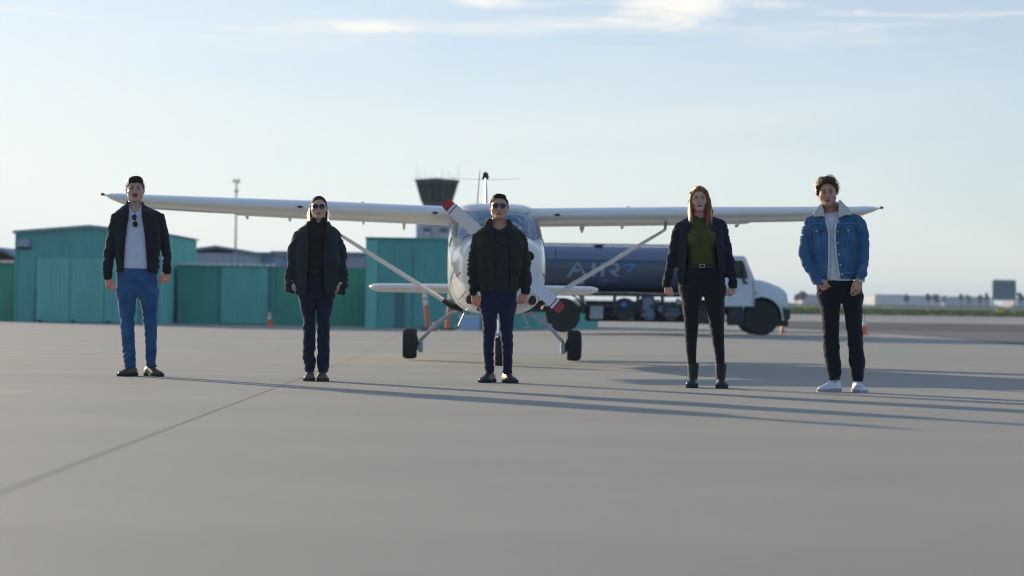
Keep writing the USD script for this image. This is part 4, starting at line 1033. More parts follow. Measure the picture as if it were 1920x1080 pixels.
# ------------------------------------------------------------------ tools for people: distance fields turned into skins
class Field:
    """A distance field on a grid, made into a smooth skin by surface nets."""
    def __init__(self, lo, hi, h):
        self.lo, self.h = np.asarray(lo, float), h
        n = np.ceil((np.asarray(hi) - self.lo) / h).astype(int) + 1
        self.ax = [self.lo[k] + h * np.arange(n[k]) for k in range(3)]
        self.d = np.full(n, 1.0, np.float32)
    def region(self, lo, hi):
        s = []
        for k in range(3):
            a = int(np.clip(np.floor((lo[k] - self.lo[k]) / self.h), 0, len(self.ax[k]) - 1))
            b = int(np.clip(np.ceil((hi[k] - self.lo[k]) / self.h) + 1, a + 1, len(self.ax[k])))
            s.append(slice(a, b))
        s = tuple(s)
        return s, (self.ax[0][s[0]][:, None, None], self.ax[1][s[1]][None, :, None], self.ax[2][s[2]][None, None, :])
    def add(self, shape, k=0.0, sub=False):
        fn, lo, hi = shape
        pad = 0.02 + k
        s, (X_, Y_, Z_) = self.region(np.asarray(lo) - pad, np.asarray(hi) + pad)
        b = fn(X_, Y_, Z_).astype(np.float32)
        a = self.d[s]
        if sub:
            if k:
                t = np.clip(0.5 - 0.5 * (a + b) / k, 0, 1)
                self.d[s] = a * (1 - t) - b * t + k * t * (1 - t)
            else:
                self.d[s] = np.maximum(a, -b)
        elif k:
            t = np.clip(0.5 + 0.5 * (b - a) / k, 0, 1)
            self.d[s] = b * (1 - t) + a * t - k * t * (1 - t)
        else:
            self.d[s] = np.minimum(a, b)
        return self
    def cut(self, fn):
        """Keep only where fn < 0."""
        X_, Y_, Z_ = self.ax[0][:, None, None], self.ax[1][None, :, None], self.ax[2][None, None, :]
        self.d = np.maximum(self.d, fn(X_, Y_, Z_).astype(np.float32))
        return self
    def skin(self):
        d = self.d
        ins = d < 0
        c = np.zeros(np.array(d.shape) - 1, np.int8)
        for i, j, k in np.ndindex(2, 2, 2):
            c += ins[i:d.shape[0] - 1 + i, j:d.shape[1] - 1 + j, k:d.shape[2] - 1 + k]
        cells = np.argwhere((c > 0) & (c < 8))
        idx = np.full(c.shape, -1, np.int64)
        idx[tuple(cells.T)] = np.arange(len(cells))
        val = {o: d[cells[:, 0] + o[0], cells[:, 1] + o[1], cells[:, 2] + o[2]] for o in np.ndindex(2, 2, 2)}
        acc, cnt = np.zeros((len(cells), 3)), np.zeros(len(cells))
        for o in np.ndindex(2, 2, 2):
            for ax in range(3):
                if o[ax] == 0:
                    p = list(o); p[ax] = 1
                    a, b = val[o], val[tuple(p)]
                    m = (a < 0) != (b < 0)
                    t = np.where(m, a / np.where(a == b, 1, a - b), 0)
                    pt = np.tile(np.array(o, float), (len(cells), 1)); pt[:, ax] = t
                    acc[m] += pt[m]; cnt += m
        V = self.lo + self.h * (cells + acc / np.maximum(cnt, 1)[:, None])
        F = []
        for ax in range(3):
            u, w = (ax + 1) % 3, (ax + 2) % 3
            sl0, sl1 = [slice(None)] * 3, [slice(None)] * 3
            sl0[ax], sl1[ax] = slice(0, -1), slice(1, None)
            a, b = ins[tuple(sl0)], ins[tuple(sl1)]
            e = np.argwhere(a != b)
            e = e[(e[:, u] > 0) & (e[:, w] > 0) & (e[:, u] < c.shape[u]) & (e[:, w] < c.shape[w])]
            q = []
            for du, dw in ((1, 1), (0, 1), (0, 0), (1, 0)):
                g = e.copy(); g[:, u] -= du; g[:, w] -= dw
                q.append(idx[tuple(g.T)])
            q = np.stack(q, 1)
            flip = ~a[tuple(e.T)]
            q[flip] = q[flip][:, ::-1]
            F.append(q)
        q = np.vstack(F)
        q = q[(q >= 0).all(1)]
        return V, np.vstack([q[:, [0, 1, 2]], q[:, [0, 2, 3]]])

def normals_of(v, f):
    n = np.zeros_like(v)
    fn = np.cross(v[f[:, 1]] - v[f[:, 0]], v[f[:, 2]] - v[f[:, 0]])
    for k in range(3):
        for c in range(3):
            n[:, c] += np.bincount(f[:, k], fn[:, c], len(v))
    return n / np.maximum(np.linalg.norm(n, axis=1, keepdims=True), 1e-12)

def relax(v, f, it=1, lam=0.5):
    e = np.vstack([f[:, [0, 1]], f[:, [1, 2]], f[:, [2, 0]]])
    e = np.vstack([e, e[:, ::-1]])
    deg = np.bincount(e[:, 0], minlength=len(v))[:, None]
    for _ in range(it):
        s = np.stack([np.bincount(e[:, 0], v[e[:, 1], c], len(v)) for c in range(3)], 1)
        v = v + lam * (s / np.maximum(deg, 1) - v)
    return v

# shapes: (distance function, low corner, high corner) -------------------------------------------------
def s_cap(a, b, ra, rb, sy=1.0):
    """Tapered capsule; sy stretches it along y."""
    a, b = np.asarray(a, float), np.asarray(b, float)
    S = np.array([1, 1 / sy, 1])
    A, B = a * S, b * S
    BA = B - A; L = max(BA @ BA, 1e-9)
    def fn(x, y, z):
        y = y / sy
        px, py, pz = x - A[0], y - A[1], z - A[2]
        t = np.clip((px * BA[0] + py * BA[1] + pz * BA[2]) / L, 0, 1)
        return np.sqrt((px - t * BA[0]) ** 2 + (py - t * BA[1]) ** 2 + (pz - t * BA[2]) ** 2) - (ra + (rb - ra) * t)
    r = max(ra, rb) * max(1, sy)
    return fn, np.minimum(a, b) - r, np.maximum(a, b) + r

def s_ell(c, r, R=None):
    c, r = np.asarray(c, float), np.asarray(r, float)
    def fn(x, y, z):
        p = (x - c[0], y - c[1], z - c[2])
        if R is not None:
            p = tuple(R[0, i] * p[0] + R[1, i] * p[1] + R[2, i] * p[2] for i in range(3))
        k0 = np.sqrt((p[0] / r[0]) ** 2 + (p[1] / r[1]) ** 2 + (p[2] / r[2]) ** 2)
        k1 = np.sqrt((p[0] / r[0] ** 2) ** 2 + (p[1] / r[1] ** 2) ** 2 + (p[2] / r[2] ** 2) ** 2)
        return k0 * (k0 - 1) / np.maximum(k1, 1e-6)
    m = r.max() if R is not None else r
    return fn, c - m, c + m

def s_loft(keys, n=2.3, grow=0.0, zpad=0.0):
    """Column whose outline is given by keys (z, x left, x right, y centre, half depth)."""
    K = np.array(sorted(keys), float)
    I = PchipInterpolator(K[:, 0], K[:, 1:])
    z0, z1 = K[0, 0] - zpad, K[-1, 0] + zpad
    def fn(x, y, z):
        q = I(np.clip(z, K[0, 0], K[-1, 0]))
        xl, xr, yc, hy = (q[..., i] for i in range(4))
        a, b = np.maximum((xr - xl) / 2 + grow, 1e-3), np.maximum(hy + grow, 1e-3)
        u, v = np.abs(x - (xl + xr) / 2) / a, np.abs(y - yc) / b
        rho = (u ** n + v ** n) ** (1 / n)
        return np.maximum((rho - 1) * np.minimum(a, b), np.maximum(z - z1, z0 - z))
    g = grow
    return fn, (K[:, 1].min() - g, (K[:, 3] - K[:, 4]).min() - g, z0), (K[:, 2].max() + g, (K[:, 3] + K[:, 4]).max() + g, z1)

def s_poly(poly, y0, y1, r=0.004):
    """Outline in the xz plane, extruded from y0 to y1, rounded."""
    P = np.asarray(poly, float)
    def fn(x, y, z):
        x, z = np.broadcast_arrays(x, z)
        d = np.full(x.shape, 1e9); s = np.ones(x.shape)
        for i in range(len(P)):
            a, b = P[i], P[i - 1]
            e = b - a; wx, wz = x - a[0], z - a[1]
            t = np.clip((wx * e[0] + wz * e[1]) / max(e @ e, 1e-12), 0, 1)
            d = np.minimum(d, (wx - e[0] * t) ** 2 + (wz - e[1] * t) ** 2)
            c1, c2, c3 = z >= a[1], z < b[1], e[0] * wz > e[1] * wx
            s = np.where((c1 & c2 & c3) | (~c1 & ~c2 & ~c3), -s, s)
        d2 = s * np.sqrt(d)
        return np.maximum(d2, np.abs(y - (y0 + y1) / 2) - (y1 - y0) / 2) - r
    return fn, (P[:, 0].min(), y0, P[:, 1].min()), (P[:, 0].max(), y1, P[:, 1].max())

def s_in(shape_fn, R, c, lo, hi, k=1.0):
    """A shape given in a local frame (rotation R, origin c, scale k)."""
    def fn(x, y, z):
        p = (x - c[0], y - c[1], z - c[2])
        l = [(R[0, i] * p[0] + R[1, i] * p[1] + R[2, i] * p[2]) / k for i in range(3)]
        return shape_fn(*l) * k
    return fn, lo, hi

def smin(a, b, k):
    t = np.clip(0.5 + 0.5 * (b - a) / k, 0, 1)
    return b * (1 - t) + a * t - k * t * (1 - t)
def smax(a, b, k):
    return -smin(-a, -b, k)

def folds(v, amp, f1=(5, 5, 16), f2=(12, 12, 34), seed=0, shear=0.5):
    """Cloth creases: ridged noise that tilts one way and the other, strong in places and absent in others."""
    sh = np.broadcast_to(np.asarray(shear, float), (len(v),))
    wob = meshkit.noise(v * 4.0 + 31.0, seed + 9) - .5
    p = v.copy(); p[:, 2] += (sh + 2.2 * wob) * p[:, 0] + 0.3 * p[:, 1] + .06 * wob
    q = v.copy(); q[:, 2] -= (1.1 * sh) * q[:, 0] - 0.5 * q[:, 1]
    a = 1 - np.abs(2 * meshkit.noise(p * np.array(f1) + 11.3, seed) - 1) * 2
    c = 1 - np.abs(2 * meshkit.noise(q * np.array(f1) * .8 + 5.1, seed + 3) - 1) * 2
    b = meshkit.noise(p * np.array(f2) + 3.7, seed + 5) - .5
    m = np.clip(meshkit.noise(v * np.array([6, 6, 5.0]) + 21, seed + 7) * 2.2 - .55, .1, 1.3)
    return amp * ((a - .45) * .75 * m + (c - .45) * .55 * (1.3 - m) + b * .8) - .0006

def rotm(rx=0, ry=0, rz=0):
    return trimesh.transformations.euler_matrix(rx * D2R, ry * D2R, rz * D2R, "sxyz")[:3, :3]

# head: metres, chin at z = 0, face towards -y ------------------------------------------------------------
def head_sdf(x, y, z, fem=0.0, jaw=1.0, nose=1.0, cheek=1.0):
    E = lambda c, r: s_ell(c, r)[0](x, y, z)
    C = lambda a, b, ra, rb, sy=1.0: s_cap(a, b, ra, rb, sy)[0](x, y, z)
    ax = np.abs(x)
    EM = lambda c, r: s_ell(c, r)[0](ax, y, z)
    CM = lambda a, b, ra, rb: s_cap(a, b, ra, rb)[0](ax, y, z)
    d = E((0, .014, .140), (.0755, .094, .083))
    d = smin(d, E((0, -.020, .096), (.063 - .003 * fem, .070, .086)), .03)
    d = smin(d, CM((.050 * jaw, .005, .056), (.020 * jaw, -.066, .015), .020, .0155), .028)
    d = smin(d, E((0, -.075, .017), (.020, .017, .017)), .02)
    d = smin(d, E((0, -.070, .048), (.030, .022, .030)), .02)
    d = smin(d, EM((.040 * cheek, -.054, .084), (.023, .024, .022)), .025)
    d = smin(d, CM((.012, -.082, .131), (.040, -.068, .132), .011 - .003 * fem, .009), .016)
    d = smax(d, -EM((.0315, -.107, .1175), (.0185, .022, .0115)), .012)
    d = smin(d, C((0, -.086, .121), (0, -.109 * (1 - .03 * fem), .084), .0078 * nose, .0115 * nose), .010)
    d = smin(d, EM((.0115, -.097, .079), (.0085 * nose, .011, .008)), .006)
    d = smin(d, EM((.0315, -.083, .1172), (.0135, .011, .0105)), .004)
    # ears
    e = s_ell((.0765, .016, .106), (.0095, .021, .031), rotm(0, 10, -22))[0](ax, y, z)
    e = smax(e, -s_ell((.086, .010, .108), (.008, .011, .018))[0](ax, y, z), .004)
    d = smin(d, e, .006)
    return d

def hand(F, W, d, n, w, size=1.0, curl=(22, 34, 26), k=0.006, spread=5.0):
    """Palm, four fingers and a thumb; d: along the hand, n: out of the palm, w: towards the thumb."""
    W, d, n, w = (np.asarray(q, float) for q in (W, d, n, w))
    d = d / np.linalg.norm(d)
    n = n - d * (n @ d); n /= np.linalg.norm(n)
    w = w - d * (w @ d) - n * (w @ n); w /= np.linalg.norm(w)
    s = size
    offs, lp, ln = (.0315, .0105, -.0105, -.030), (.086, .090, .085, .076), (.070, .078, .072, .056)
    prev = None
    for i in range(4):
        kn = W + d * lp[i] * s + w * offs[i] * s
        base = W + w * offs[i] * .55 * s
        F.add(s_cap(base, kn, .0145 * s, .0105 * s), .012)
        if prev is not None:
            mid = (kn + prev) / 2
            F.add(s_cap((W * .5 + mid * .5), mid - d * .006 * s, .013 * s, .0085 * s), .008)
        prev = kn
        a = math.radians(spread * (1.3 - i * .9))
        dd = d * math.cos(a) + w * math.sin(a)
        p, ang, r = kn, 0.0, .0090 * s
        for q, (fr, cv) in enumerate(zip((.45, .31, .24), curl)):
            ang += math.radians(cv * (1 + .10 * i))
            e = p + (dd * math.cos(ang) + n * math.sin(ang)) * ln[i] * fr * s
            r2 = r * (.92 if q < 2 else .85)
            F.add(s_cap(p, e, r, r2), .003)
            p, r = e, r2
    t0 = W + d * .020 * s + w * .020 * s + n * .006
    t1 = t0 + (d * .80 + w * .42 + n * .24) * .044 * s
    t2 = t1 + (d * .95 + w * .06 + n * .22) * .033 * s
    t3 = t2 + (d * .93 - w * .12 + n * .28) * .026 * s
    F.add(s_cap(t0, t1, .0155 * s, .0125 * s), .012)
    F.add(s_cap(t1, t2, .0115 * s, .0100 * s), .004)
    F.add(s_cap(t2, t3, .0100 * s, .0078 * s), .003)

def front_of(mesh_v, x, z, r=0.014):
    """y of the foremost skin at (x, z)."""
    x, z = np.atleast_1d(x), np.atleast_1d(z)
    out = np.zeros(len(x))
    for i in range(len(x)):
        rr = r
        while True:
            m = (np.abs(mesh_v[:, 0] - x[i]) < rr) & (np.abs(mesh_v[:, 2] - z[i]) < rr)
            if m.any() or rr > .2:
                break
            rr *= 1.6
        out[i] = mesh_v[m, 1].min() if m.any() else 0
    return out

def decal(poly, surf, thick=0.004, sub=2, lift=0.0015):
    """A flat patch (outline in xz) laid over the front of a skin."""
    m = prism(poly, -thick, 0.0)
    for _ in range(sub):
        m = m.subdivide()
    m = m.copy(); v = np.array(m.vertices)
    key = np.round(v[:, [0, 2]], 4)
    u, inv = np.unique(key, axis=0, return_inverse=True)
    v[:, 1] += front_of(surf, u[:, 0], u[:, 1])[inv.ravel()] - lift
    m.vertices = v
    return m

def strands(name, lines, width, mat_, parent, taper=True):
    """Hair strands as curves: lines (n, k, 3)."""
    L = np.asarray(lines, np.float32)
    n, k, _ = L.shape
    c = UsdGeom.BasisCurves.Define(stage, path_for(name, parent))
    c.CreateTypeAttr("linear")
    c.CreateCurveVertexCountsAttr(Vt.IntArray.FromNumpy(np.full(n, k, np.int32)))
    c.CreatePointsAttr(Vt.Vec3fArray.FromNumpy(L.reshape(-1, 3)))
    wd = np.tile(np.linspace(1, .35, k) * width, n).astype(np.float32)
    c.CreateWidthsAttr(Vt.FloatArray.FromNumpy(wd))
    c.SetWidthsInterpolation("vertex")
    UsdShade.MaterialBindingAPI.Apply(c.GetPrim()).Bind(mat_)
    return tag(c.GetPrim(), kind="stuff")

def skin_mat(name, c):
    return usdkit.material(stage, f"/World/Looks/{name}", {
        "co": ("texture_coordinate", {}), "n": ("noise_texture", {"scale": 22.0, "detail": 4.0}),
        "r": ("rgb_ramp", {"ramp": [(0, tuple(np.array(c) * [.86, .78, .76])), (0.5, c), (1, tuple(np.array(c) * [1.1, 1.06, 1.05]))]}),
        "nb": ("noise_texture", {"scale": 260.0, "detail": 2.0}), "b": ("bump", {"strength": 0.15, "distance": 0.002}),
        "p": ("principled_bsdf", {"roughness": 0.48, "subsurface_weight": 0.25, "subsurface_radius": (1.0, 0.35, 0.2), "subsurface_scale": 0.008, "specular_ior_level": 0.4}),
    }, [("co.object", "n.vector"), ("n.fac", "r.fac"), ("r.color", "p.base_color"), ("co.object", "nb.vector"), ("nb.fac", "b.height"), ("b.normal", "p.normal")], surface="p.BSDF")
def hair_mat(name, c):
    return mat(name, c, 0.65, var=0.5, nscale=30, stretch=(3, 3, 0.5), bump=0.8, bscale=90, bdist=0.008, spec=.2)
def strand_mat(name, c, rough=.35):
    return usdkit.material(stage, f"/World/Looks/{name}", {"h": ("principled_hair_bsdf", {"model": "Chiang", "parametrization": "Direct coloring", "color": c, "roughness": rough, "radial_roughness": rough, "random_roughness": .2})}, [], surface="h.BSDF")
def cloth(name, c, var=.12, bump=.35, rough=.9, nscale=9, sheen=.15, bscale=420, color2=None, crease=.55):
    """Woven cloth: colour wanders, a fine weave and soft creases in the relief."""
    c = np.asarray(c, float)
    lo, hi = (c * (1 - var), np.minimum(c * (1 + var), .95)) if color2 is None else (np.asarray(color2, float), c)
    return usdkit.material(stage, f"/World/Looks/{name}", {
        "co": ("texture_coordinate", {}), "nz": ("noise_texture", {"scale": nscale, "detail": 5.0, "roughness": .65}),
        "rp": ("rgb_ramp", {"ramp": [(0.0, lo), (0.35, lo), (0.65, hi), (1.0, hi)]}),
        "nb": ("noise_texture", {"scale": bscale, "detail": 2.0}), "b1": ("bump", {"strength": bump, "distance": .003}),
        "mp": ("mapping", {"scale": (11.0, 9.0, 20.0), "rotation": (0.3, 0.5, 0.0)}),
        "nc": ("noise_texture", {"scale": 1.0, "detail": 3.0, "roughness": .5, "distortion": 1.2}), "b2": ("bump", {"strength": crease, "distance": .035}),
        "p": ("principled_bsdf", {"roughness": rough, "sheen_weight": sheen, "specular_ior_level": .25})},
        [("co.object", "nz.vector"), ("nz.fac", "rp.fac"), ("rp.color", "p.base_color"), ("co.object", "nb.vector"), ("nb.fac", "b1.height"),
         ("co.object", "mp.vector"), ("mp.vector", "nc.vector"), ("nc.fac", "b2.height"), ("b1.normal", "b2.normal"), ("b2.normal", "p.normal")], surface="p.BSDF")

M["skin_a"] = skin_mat("skin_a", (0.42, 0.235, 0.17))
M["skin_b"] = skin_mat("skin_b", (0.45, 0.265, 0.205))
M["skin_c"] = skin_mat("skin_c", (0.40, 0.215, 0.15))
M["lip"] = mat("lip", (0.24, 0.10, 0.085), 0.4, var=.08)
M["mouth_line"] = mat("mouth_line", (0.06, 0.02, 0.02), 0.7)
M["eye_white"] = mat("eye_white", (0.30, 0.27, 0.25), 0.25, var=.02)
M["iris"] = mat("iris", (0.03, 0.02, 0.015), 0.15)
M["hair_black"] = hair_mat("hair_black", (0.024, 0.018, 0.016))
M["hair_brown"] = hair_mat("hair_brown", (0.05, 0.03, 0.018))
M["hair_dark_brown"] = hair_mat("hair_dark_brown", (0.035, 0.02, 0.014))
M["hair_auburn"] = hair_mat("hair_auburn", (0.20, 0.075, 0.03))
M["strand_black"] = strand_mat("strand_black", (0.012, 0.009, 0.008))
M["strand_brown"] = strand_mat("strand_brown", (0.16, 0.09, 0.05))
M["strand_blond"] = strand_mat("strand_blond", (0.42, 0.27, 0.14))
M["strand_auburn"] = strand_mat("strand_auburn", (0.52, 0.23, 0.10))
M["lens"] = mat("lens", (0.008, 0.008, 0.010), 0.06, var=0)
M["lens_frame"] = mat("lens_frame", (0.10, 0.09, 0.07), 0.3, metal=0.8)
M["lens_frame_black"] = mat("lens_frame_black", (0.015, 0.015, 0.018), 0.25)
M["sole_dark"] = mat("sole_dark", (0.015, 0.014, 0.013), 0.75)
M["metal_button"] = mat("metal_button", (0.45, 0.40, 0.33), 0.35, metal=0.9)
M["zip"] = mat("zip", (0.03, 0.03, 0.032), 0.5, metal=0.3)

def scalp(P, n, r, length, mask, comb, seed, width, m, lift=.010, c=(0, .016, .140)):
    """Short strands rooted on the head, combed along comb(u)."""
    rg, ln = np.random.default_rng(seed), []
    while len(ln) < n:
        u = rg.normal(size=3); u /= np.linalg.norm(u)
        a = np.array(c) + u * np.array(r)
        if not mask(a):
            continue
        g = np.asarray(comb(a), float) + rg.normal(0, .25, 3); g -= u * (g @ u); g /= max(np.linalg.norm(g), 1e-6)
        t = np.linspace(0, 1, 6)[:, None]
        ln.append(np.array([P.hp(q) for q in a - u * .004 + g * length * rg.uniform(.6, 1.1) * t + u * (lift * rg.uniform(.4, 1.4) * np.sin(t * 2.2))]))
    strands("hair_strands", ln, width, m, P.root)

class Person:
    """Frame of a standing person: photograph pixels become metres right of and above the feet."""
    def __init__(self, px0, pyf, label, setback=0.13):
        H = 540 + 18 + math.tan(ROLL) * (px0 - 960)
        D = 15.6
        for _ in range(30):
            D = (CAM_Z - float(ground(0, D))) * FPX / (pyf - H)
        self.D = D
        self.s = FPX / (D + setback)
        self.px0, self.pyf = px0, pyf
        foot = at(px0, pyf, D)
        self.root = thing("person", label, "person", (foot[0] * (D + setback) / D, D + setback, float(ground(0, D + setback)) + 0.001), -math.degrees(math.atan2(foot[0], D)), group="people standing in a row on the apron")
        self.y0 = setback
    def xz(self, px, py):
        dx, dy = (px - self.px0) / self.s, (py - self.pyf) / self.s
        return dx * math.cos(ROLL) + dy * math.sin(ROLL), dx * math.sin(ROLL) - dy * math.cos(ROLL) + 0.005
    def keys(self, rows, yc=0.0, hy=None, ratio=1.08, grow=0.0, minhy=0.0):
        out = []
        for r in rows:
            py, xl, xr = r[:3]
            a, z = self.xz(xl, py)
            b, _ = self.xz(xr, py)
            z = (z + self.xz(xr, py)[1]) / 2
            c = r[3] if len(r) > 3 else yc
            h = r[4] if len(r) > 4 else (hy if hy is not None else max((b - a) / 2 * ratio, minhy))
            out.append((z, a - grow, b + grow, c, h + grow))
        return out
    def poly(self, pts):
        return [self.xz(*p) for p in pts]
    def body_field(self, h):
        return Field((-.62, -.34, -.02), (.62, .26, 2.02), h)
    def emit(self, name, F, m, disp=None, it=1, parent=None, label=None):
        v, f = F.skin()
        if it:
            v = relax(v, f, it)
        if disp is not None:
            v = v + normals_of(v, f) * np.asarray(disp(v))[:, None]
        part(name, (v, f), m, parent if parent is not None else self.root, smooth=True, label=label)
        return v, f

    def head_frame(self, chin, k=1.0, R=np.eye(3), yc=0.0):
        """chin: pixel of the chin; k: size against a 0.235 m head."""
        x, z = self.xz(*chin)
        self.hR, self.hk = R, k
        self.hc = np.array([x, yc, z])
    def hp(self, p):
        return self.hc + self.hR @ (np.asarray(p, float) * self.hk)
    def place(self, m):
        m = m.get() if isinstance(m, MB) else m
        T = np.eye(4); T[:3, :3] = self.hR * self.hk; T[:3, 3] = self.hc
        m = m.copy(); m.apply_transform(T)
        return m

    def body(self, skin, neck, shoulders, elbows, wrists, hips, knees, ankles, chest, hands, fem=0.0, neck_r=.056, face={}, h=0.0042, splay=(0, 0), arm=None, sleeves=None):
        """Head, neck, trunk, arms, hands and legs as one skin."""
        F = Field((min(wrists[0][0], elbows[0][0]) - .16, -.30, .0), (max(wrists[1][0], elbows[1][0]) + .16, .24, self.hc[2] + .27 * self.hk), h)
        F.add(s_in(lambda x, y, z: head_sdf(x, y, z, fem=fem, **face), self.hR, self.hc, self.hc - .17, self.hc + [.17, .17, .27], self.hk))
        F.add(s_cap(neck + np.array([0, .015, -.05]), self.hp((0, .022, .075)), neck_r * 1.02, neck_r * .95, 1.05), .022)
        for sx in (-1, 1):   # neck muscles
            F.add(s_cap(neck + np.array([sx * .015, -.035, .0]), self.hp((sx * .045, .015, .06)), .012, .012), .02)
            F.add(s_cap(neck + np.array([sx * .03, .02, .025 - .03 * fem]), neck + np.array([sx * (.12 - .03 * fem), .02, -.03 - .03 * fem]), .033 - .008 * fem, .028 - .008 * fem), .03)
        F.add(s_loft(chest), .03)
        for i in (0, 1):
            K = sorted(sleeves[i], reverse=True)       # the arm runs down the middle of its sleeve
            pts = [(shoulders[i], .034)] + [(np.array([(a_ + b_) / 2, yc_, z_]), min(.50 * min((b_ - a_) / 2, hy_), .034)) for z_, a_, b_, yc_, hy_ in K[1:-1] if z_ > wrists[i][2] + .05] + [(wrists[i], .018)]
            for (p_, ra_), (q_, rb_) in zip(pts[:-1], pts[1:]):
                F.add(s_cap(p_, q_, ra_, rb_), .008)
            F.add(s_cap(hips[i], knees[i], .062, .042), .04)
            F.add(s_cap(knees[i], ankles[i], .042, .030), .02)
            low = np.array([ankles[i][0], ankles[i][1], .062])
            F.add(s_cap(ankles[i], low, .030, .026), .01)
            sp = splay[i] * D2R
            F.add(s_cap(low, np.array([low[0] + math.sin(sp) * .10, low[1] - math.cos(sp) * .10, .036]), .022, .014), .01)
        for i, hd in enumerate(hands):
            if hd:
                hand(F, wrists[i], **hd)
        return self.emit("body", F, skin, it=1)

    def face_parts(self, brow_mat, brow=1.0, eyes=True, lip=1.0, smile=0.0, brow_z=.1345):
        r = self.root
        for sx in (-1, 1):
            if eyes:
                e = part("eye", self.place(trimesh.creation.icosphere(2, 1).apply_scale([.0115, .006, .0050]).apply_translation([sx * .0315, -.0905, .1168])), M["eye_white"], r, smooth=True)
                part("iris", self.place(trimesh.creation.icosphere(2, 1).apply_scale([.0060, .003, .0050]).apply_translation([sx * .0312, -.0952, .1170])), M["iris"], e, smooth=True)
                part("lash", self.place(MB().tube([(sx * .0195, -.0930, .1195), (sx * .031, -.0968, .1228), (sx * .0435, -.0895, .1190)], .0017, 6)), M["mouth_line"], e)
            part("eyebrow", self.place(MB().tube([(sx * .013, -.0955, brow_z - .001), (sx * .027, -.0945, brow_z + .004), (sx * .046, -.080, brow_z)], [.0024 * brow, .0032 * brow, .0016 * brow], 8)), brow_mat, r)
        zc = .0455
        u = np.linspace(-1, 1, 9)
        arc = lambda dz, dy, w_: [(a * w_, -.0935 + .010 * a * a + dy, zc + dz + smile * a * a) for a in u]
        lp = part("lips", self.place(MB().tube(arc(.0045, 0.0008, .0225), np.array([.0012, .003, .0042, .0048, .0042, .0048, .0042, .003, .0012]) * lip, 8).tube(arc(-.0045, 0.0, .0205), np.array([.0012, .0035, .005, .0056, .0058, .0056, .005, .0035, .0012]) * lip, 8)), M["lip"], r)
        part("mouth_line", self.place(MB().tube(arc(.0003, -.0040, .0235), .0011, 6)), M["mouth_line"], lp)

    def glasses(self, kind, frame):
        g = UsdGeom.Xform.Define(stage, path_for("sunglasses", self.root)).GetPrim()
        for m, nm, mm in glasses_parts(kind):
            part(nm, self.place(m), M[mm] if mm != "frame" else frame, g, smooth=30)

    def hair(self, m, fn, lo=(-.15, -.17, -.32), hi=(.15, .19, .29), h=.0045, amp=.003, seed=0, f1=(30, 30, 12), name="hair"):
        F = Field(self.hc + np.array(lo) * self.hk, self.hc + np.array(hi) * self.hk, h)
        F.add(s_in(fn, self.hR, self.hc, self.hc + np.array(lo), self.hc + np.array(hi), self.hk))
        def disp(v):
            return amp * 2 * (meshkit.fbm((v - self.hc) * np.array(f1) + 9, octaves=3, seed=seed) - .5)
        return self.emit(name, F, m, disp=disp)

def glasses_parts(kind):
    """Sunglasses in head coordinates."""
    out, fr = [], MB()
    if kind == "aviator":
        shape = [(-.026, .010), (-.018, .0135), (0, .0145), (.018, .0125), (.0265, .006), (.026, -.006), (.019, -.017), (.006, -.0225), (-.008, -.0215), (-.019, -.013), (-.025, -.001)]
        cx = .0325
    else:
        shape = [(.0245 * math.cos(a), .0215 * math.sin(a)) for a in np.linspace(0, 2 * math.pi, 21)[:-1]]
        cx = .0325
    for sx in (-1, 1):
        pts = [(sx * (cx - p[0] * -1), .117 + p[1]) for p in shape]
        m = prism(pts, -.1135, -.1115)
        v = np.array(m.vertices); v[:, 1] += 5.0 * v[:, 0] ** 2; m.vertices = v
        out.append((m, "lens", "lens"))
        ring = [(x_, -.1128 + 5.0 * x_ ** 2, z_) for x_, z_ in pts]
        for a, b in zip(ring, ring[1:] + ring[:1]):
            fr.cyl(a, b, .0016, 6)
        fr.tube([(sx * .058, -.097, .124), (sx * .074, -.07, .123), (sx * .081, .0, .120), (sx * .080, .03, .110)], .0018, 6)
    fr.tube([(-.0085, -.1125, .124), (0, -.114, .126), (.0085, -.1125, .124)], .0016, 6)
    if kind == "aviator":
        fr.tube([(-.013, -.1125, .1305), (0, -.1135, .1315), (.013, -.1125, .1305)], .0013, 6)
    out.append((fr, "frame", "frame"))
    return out

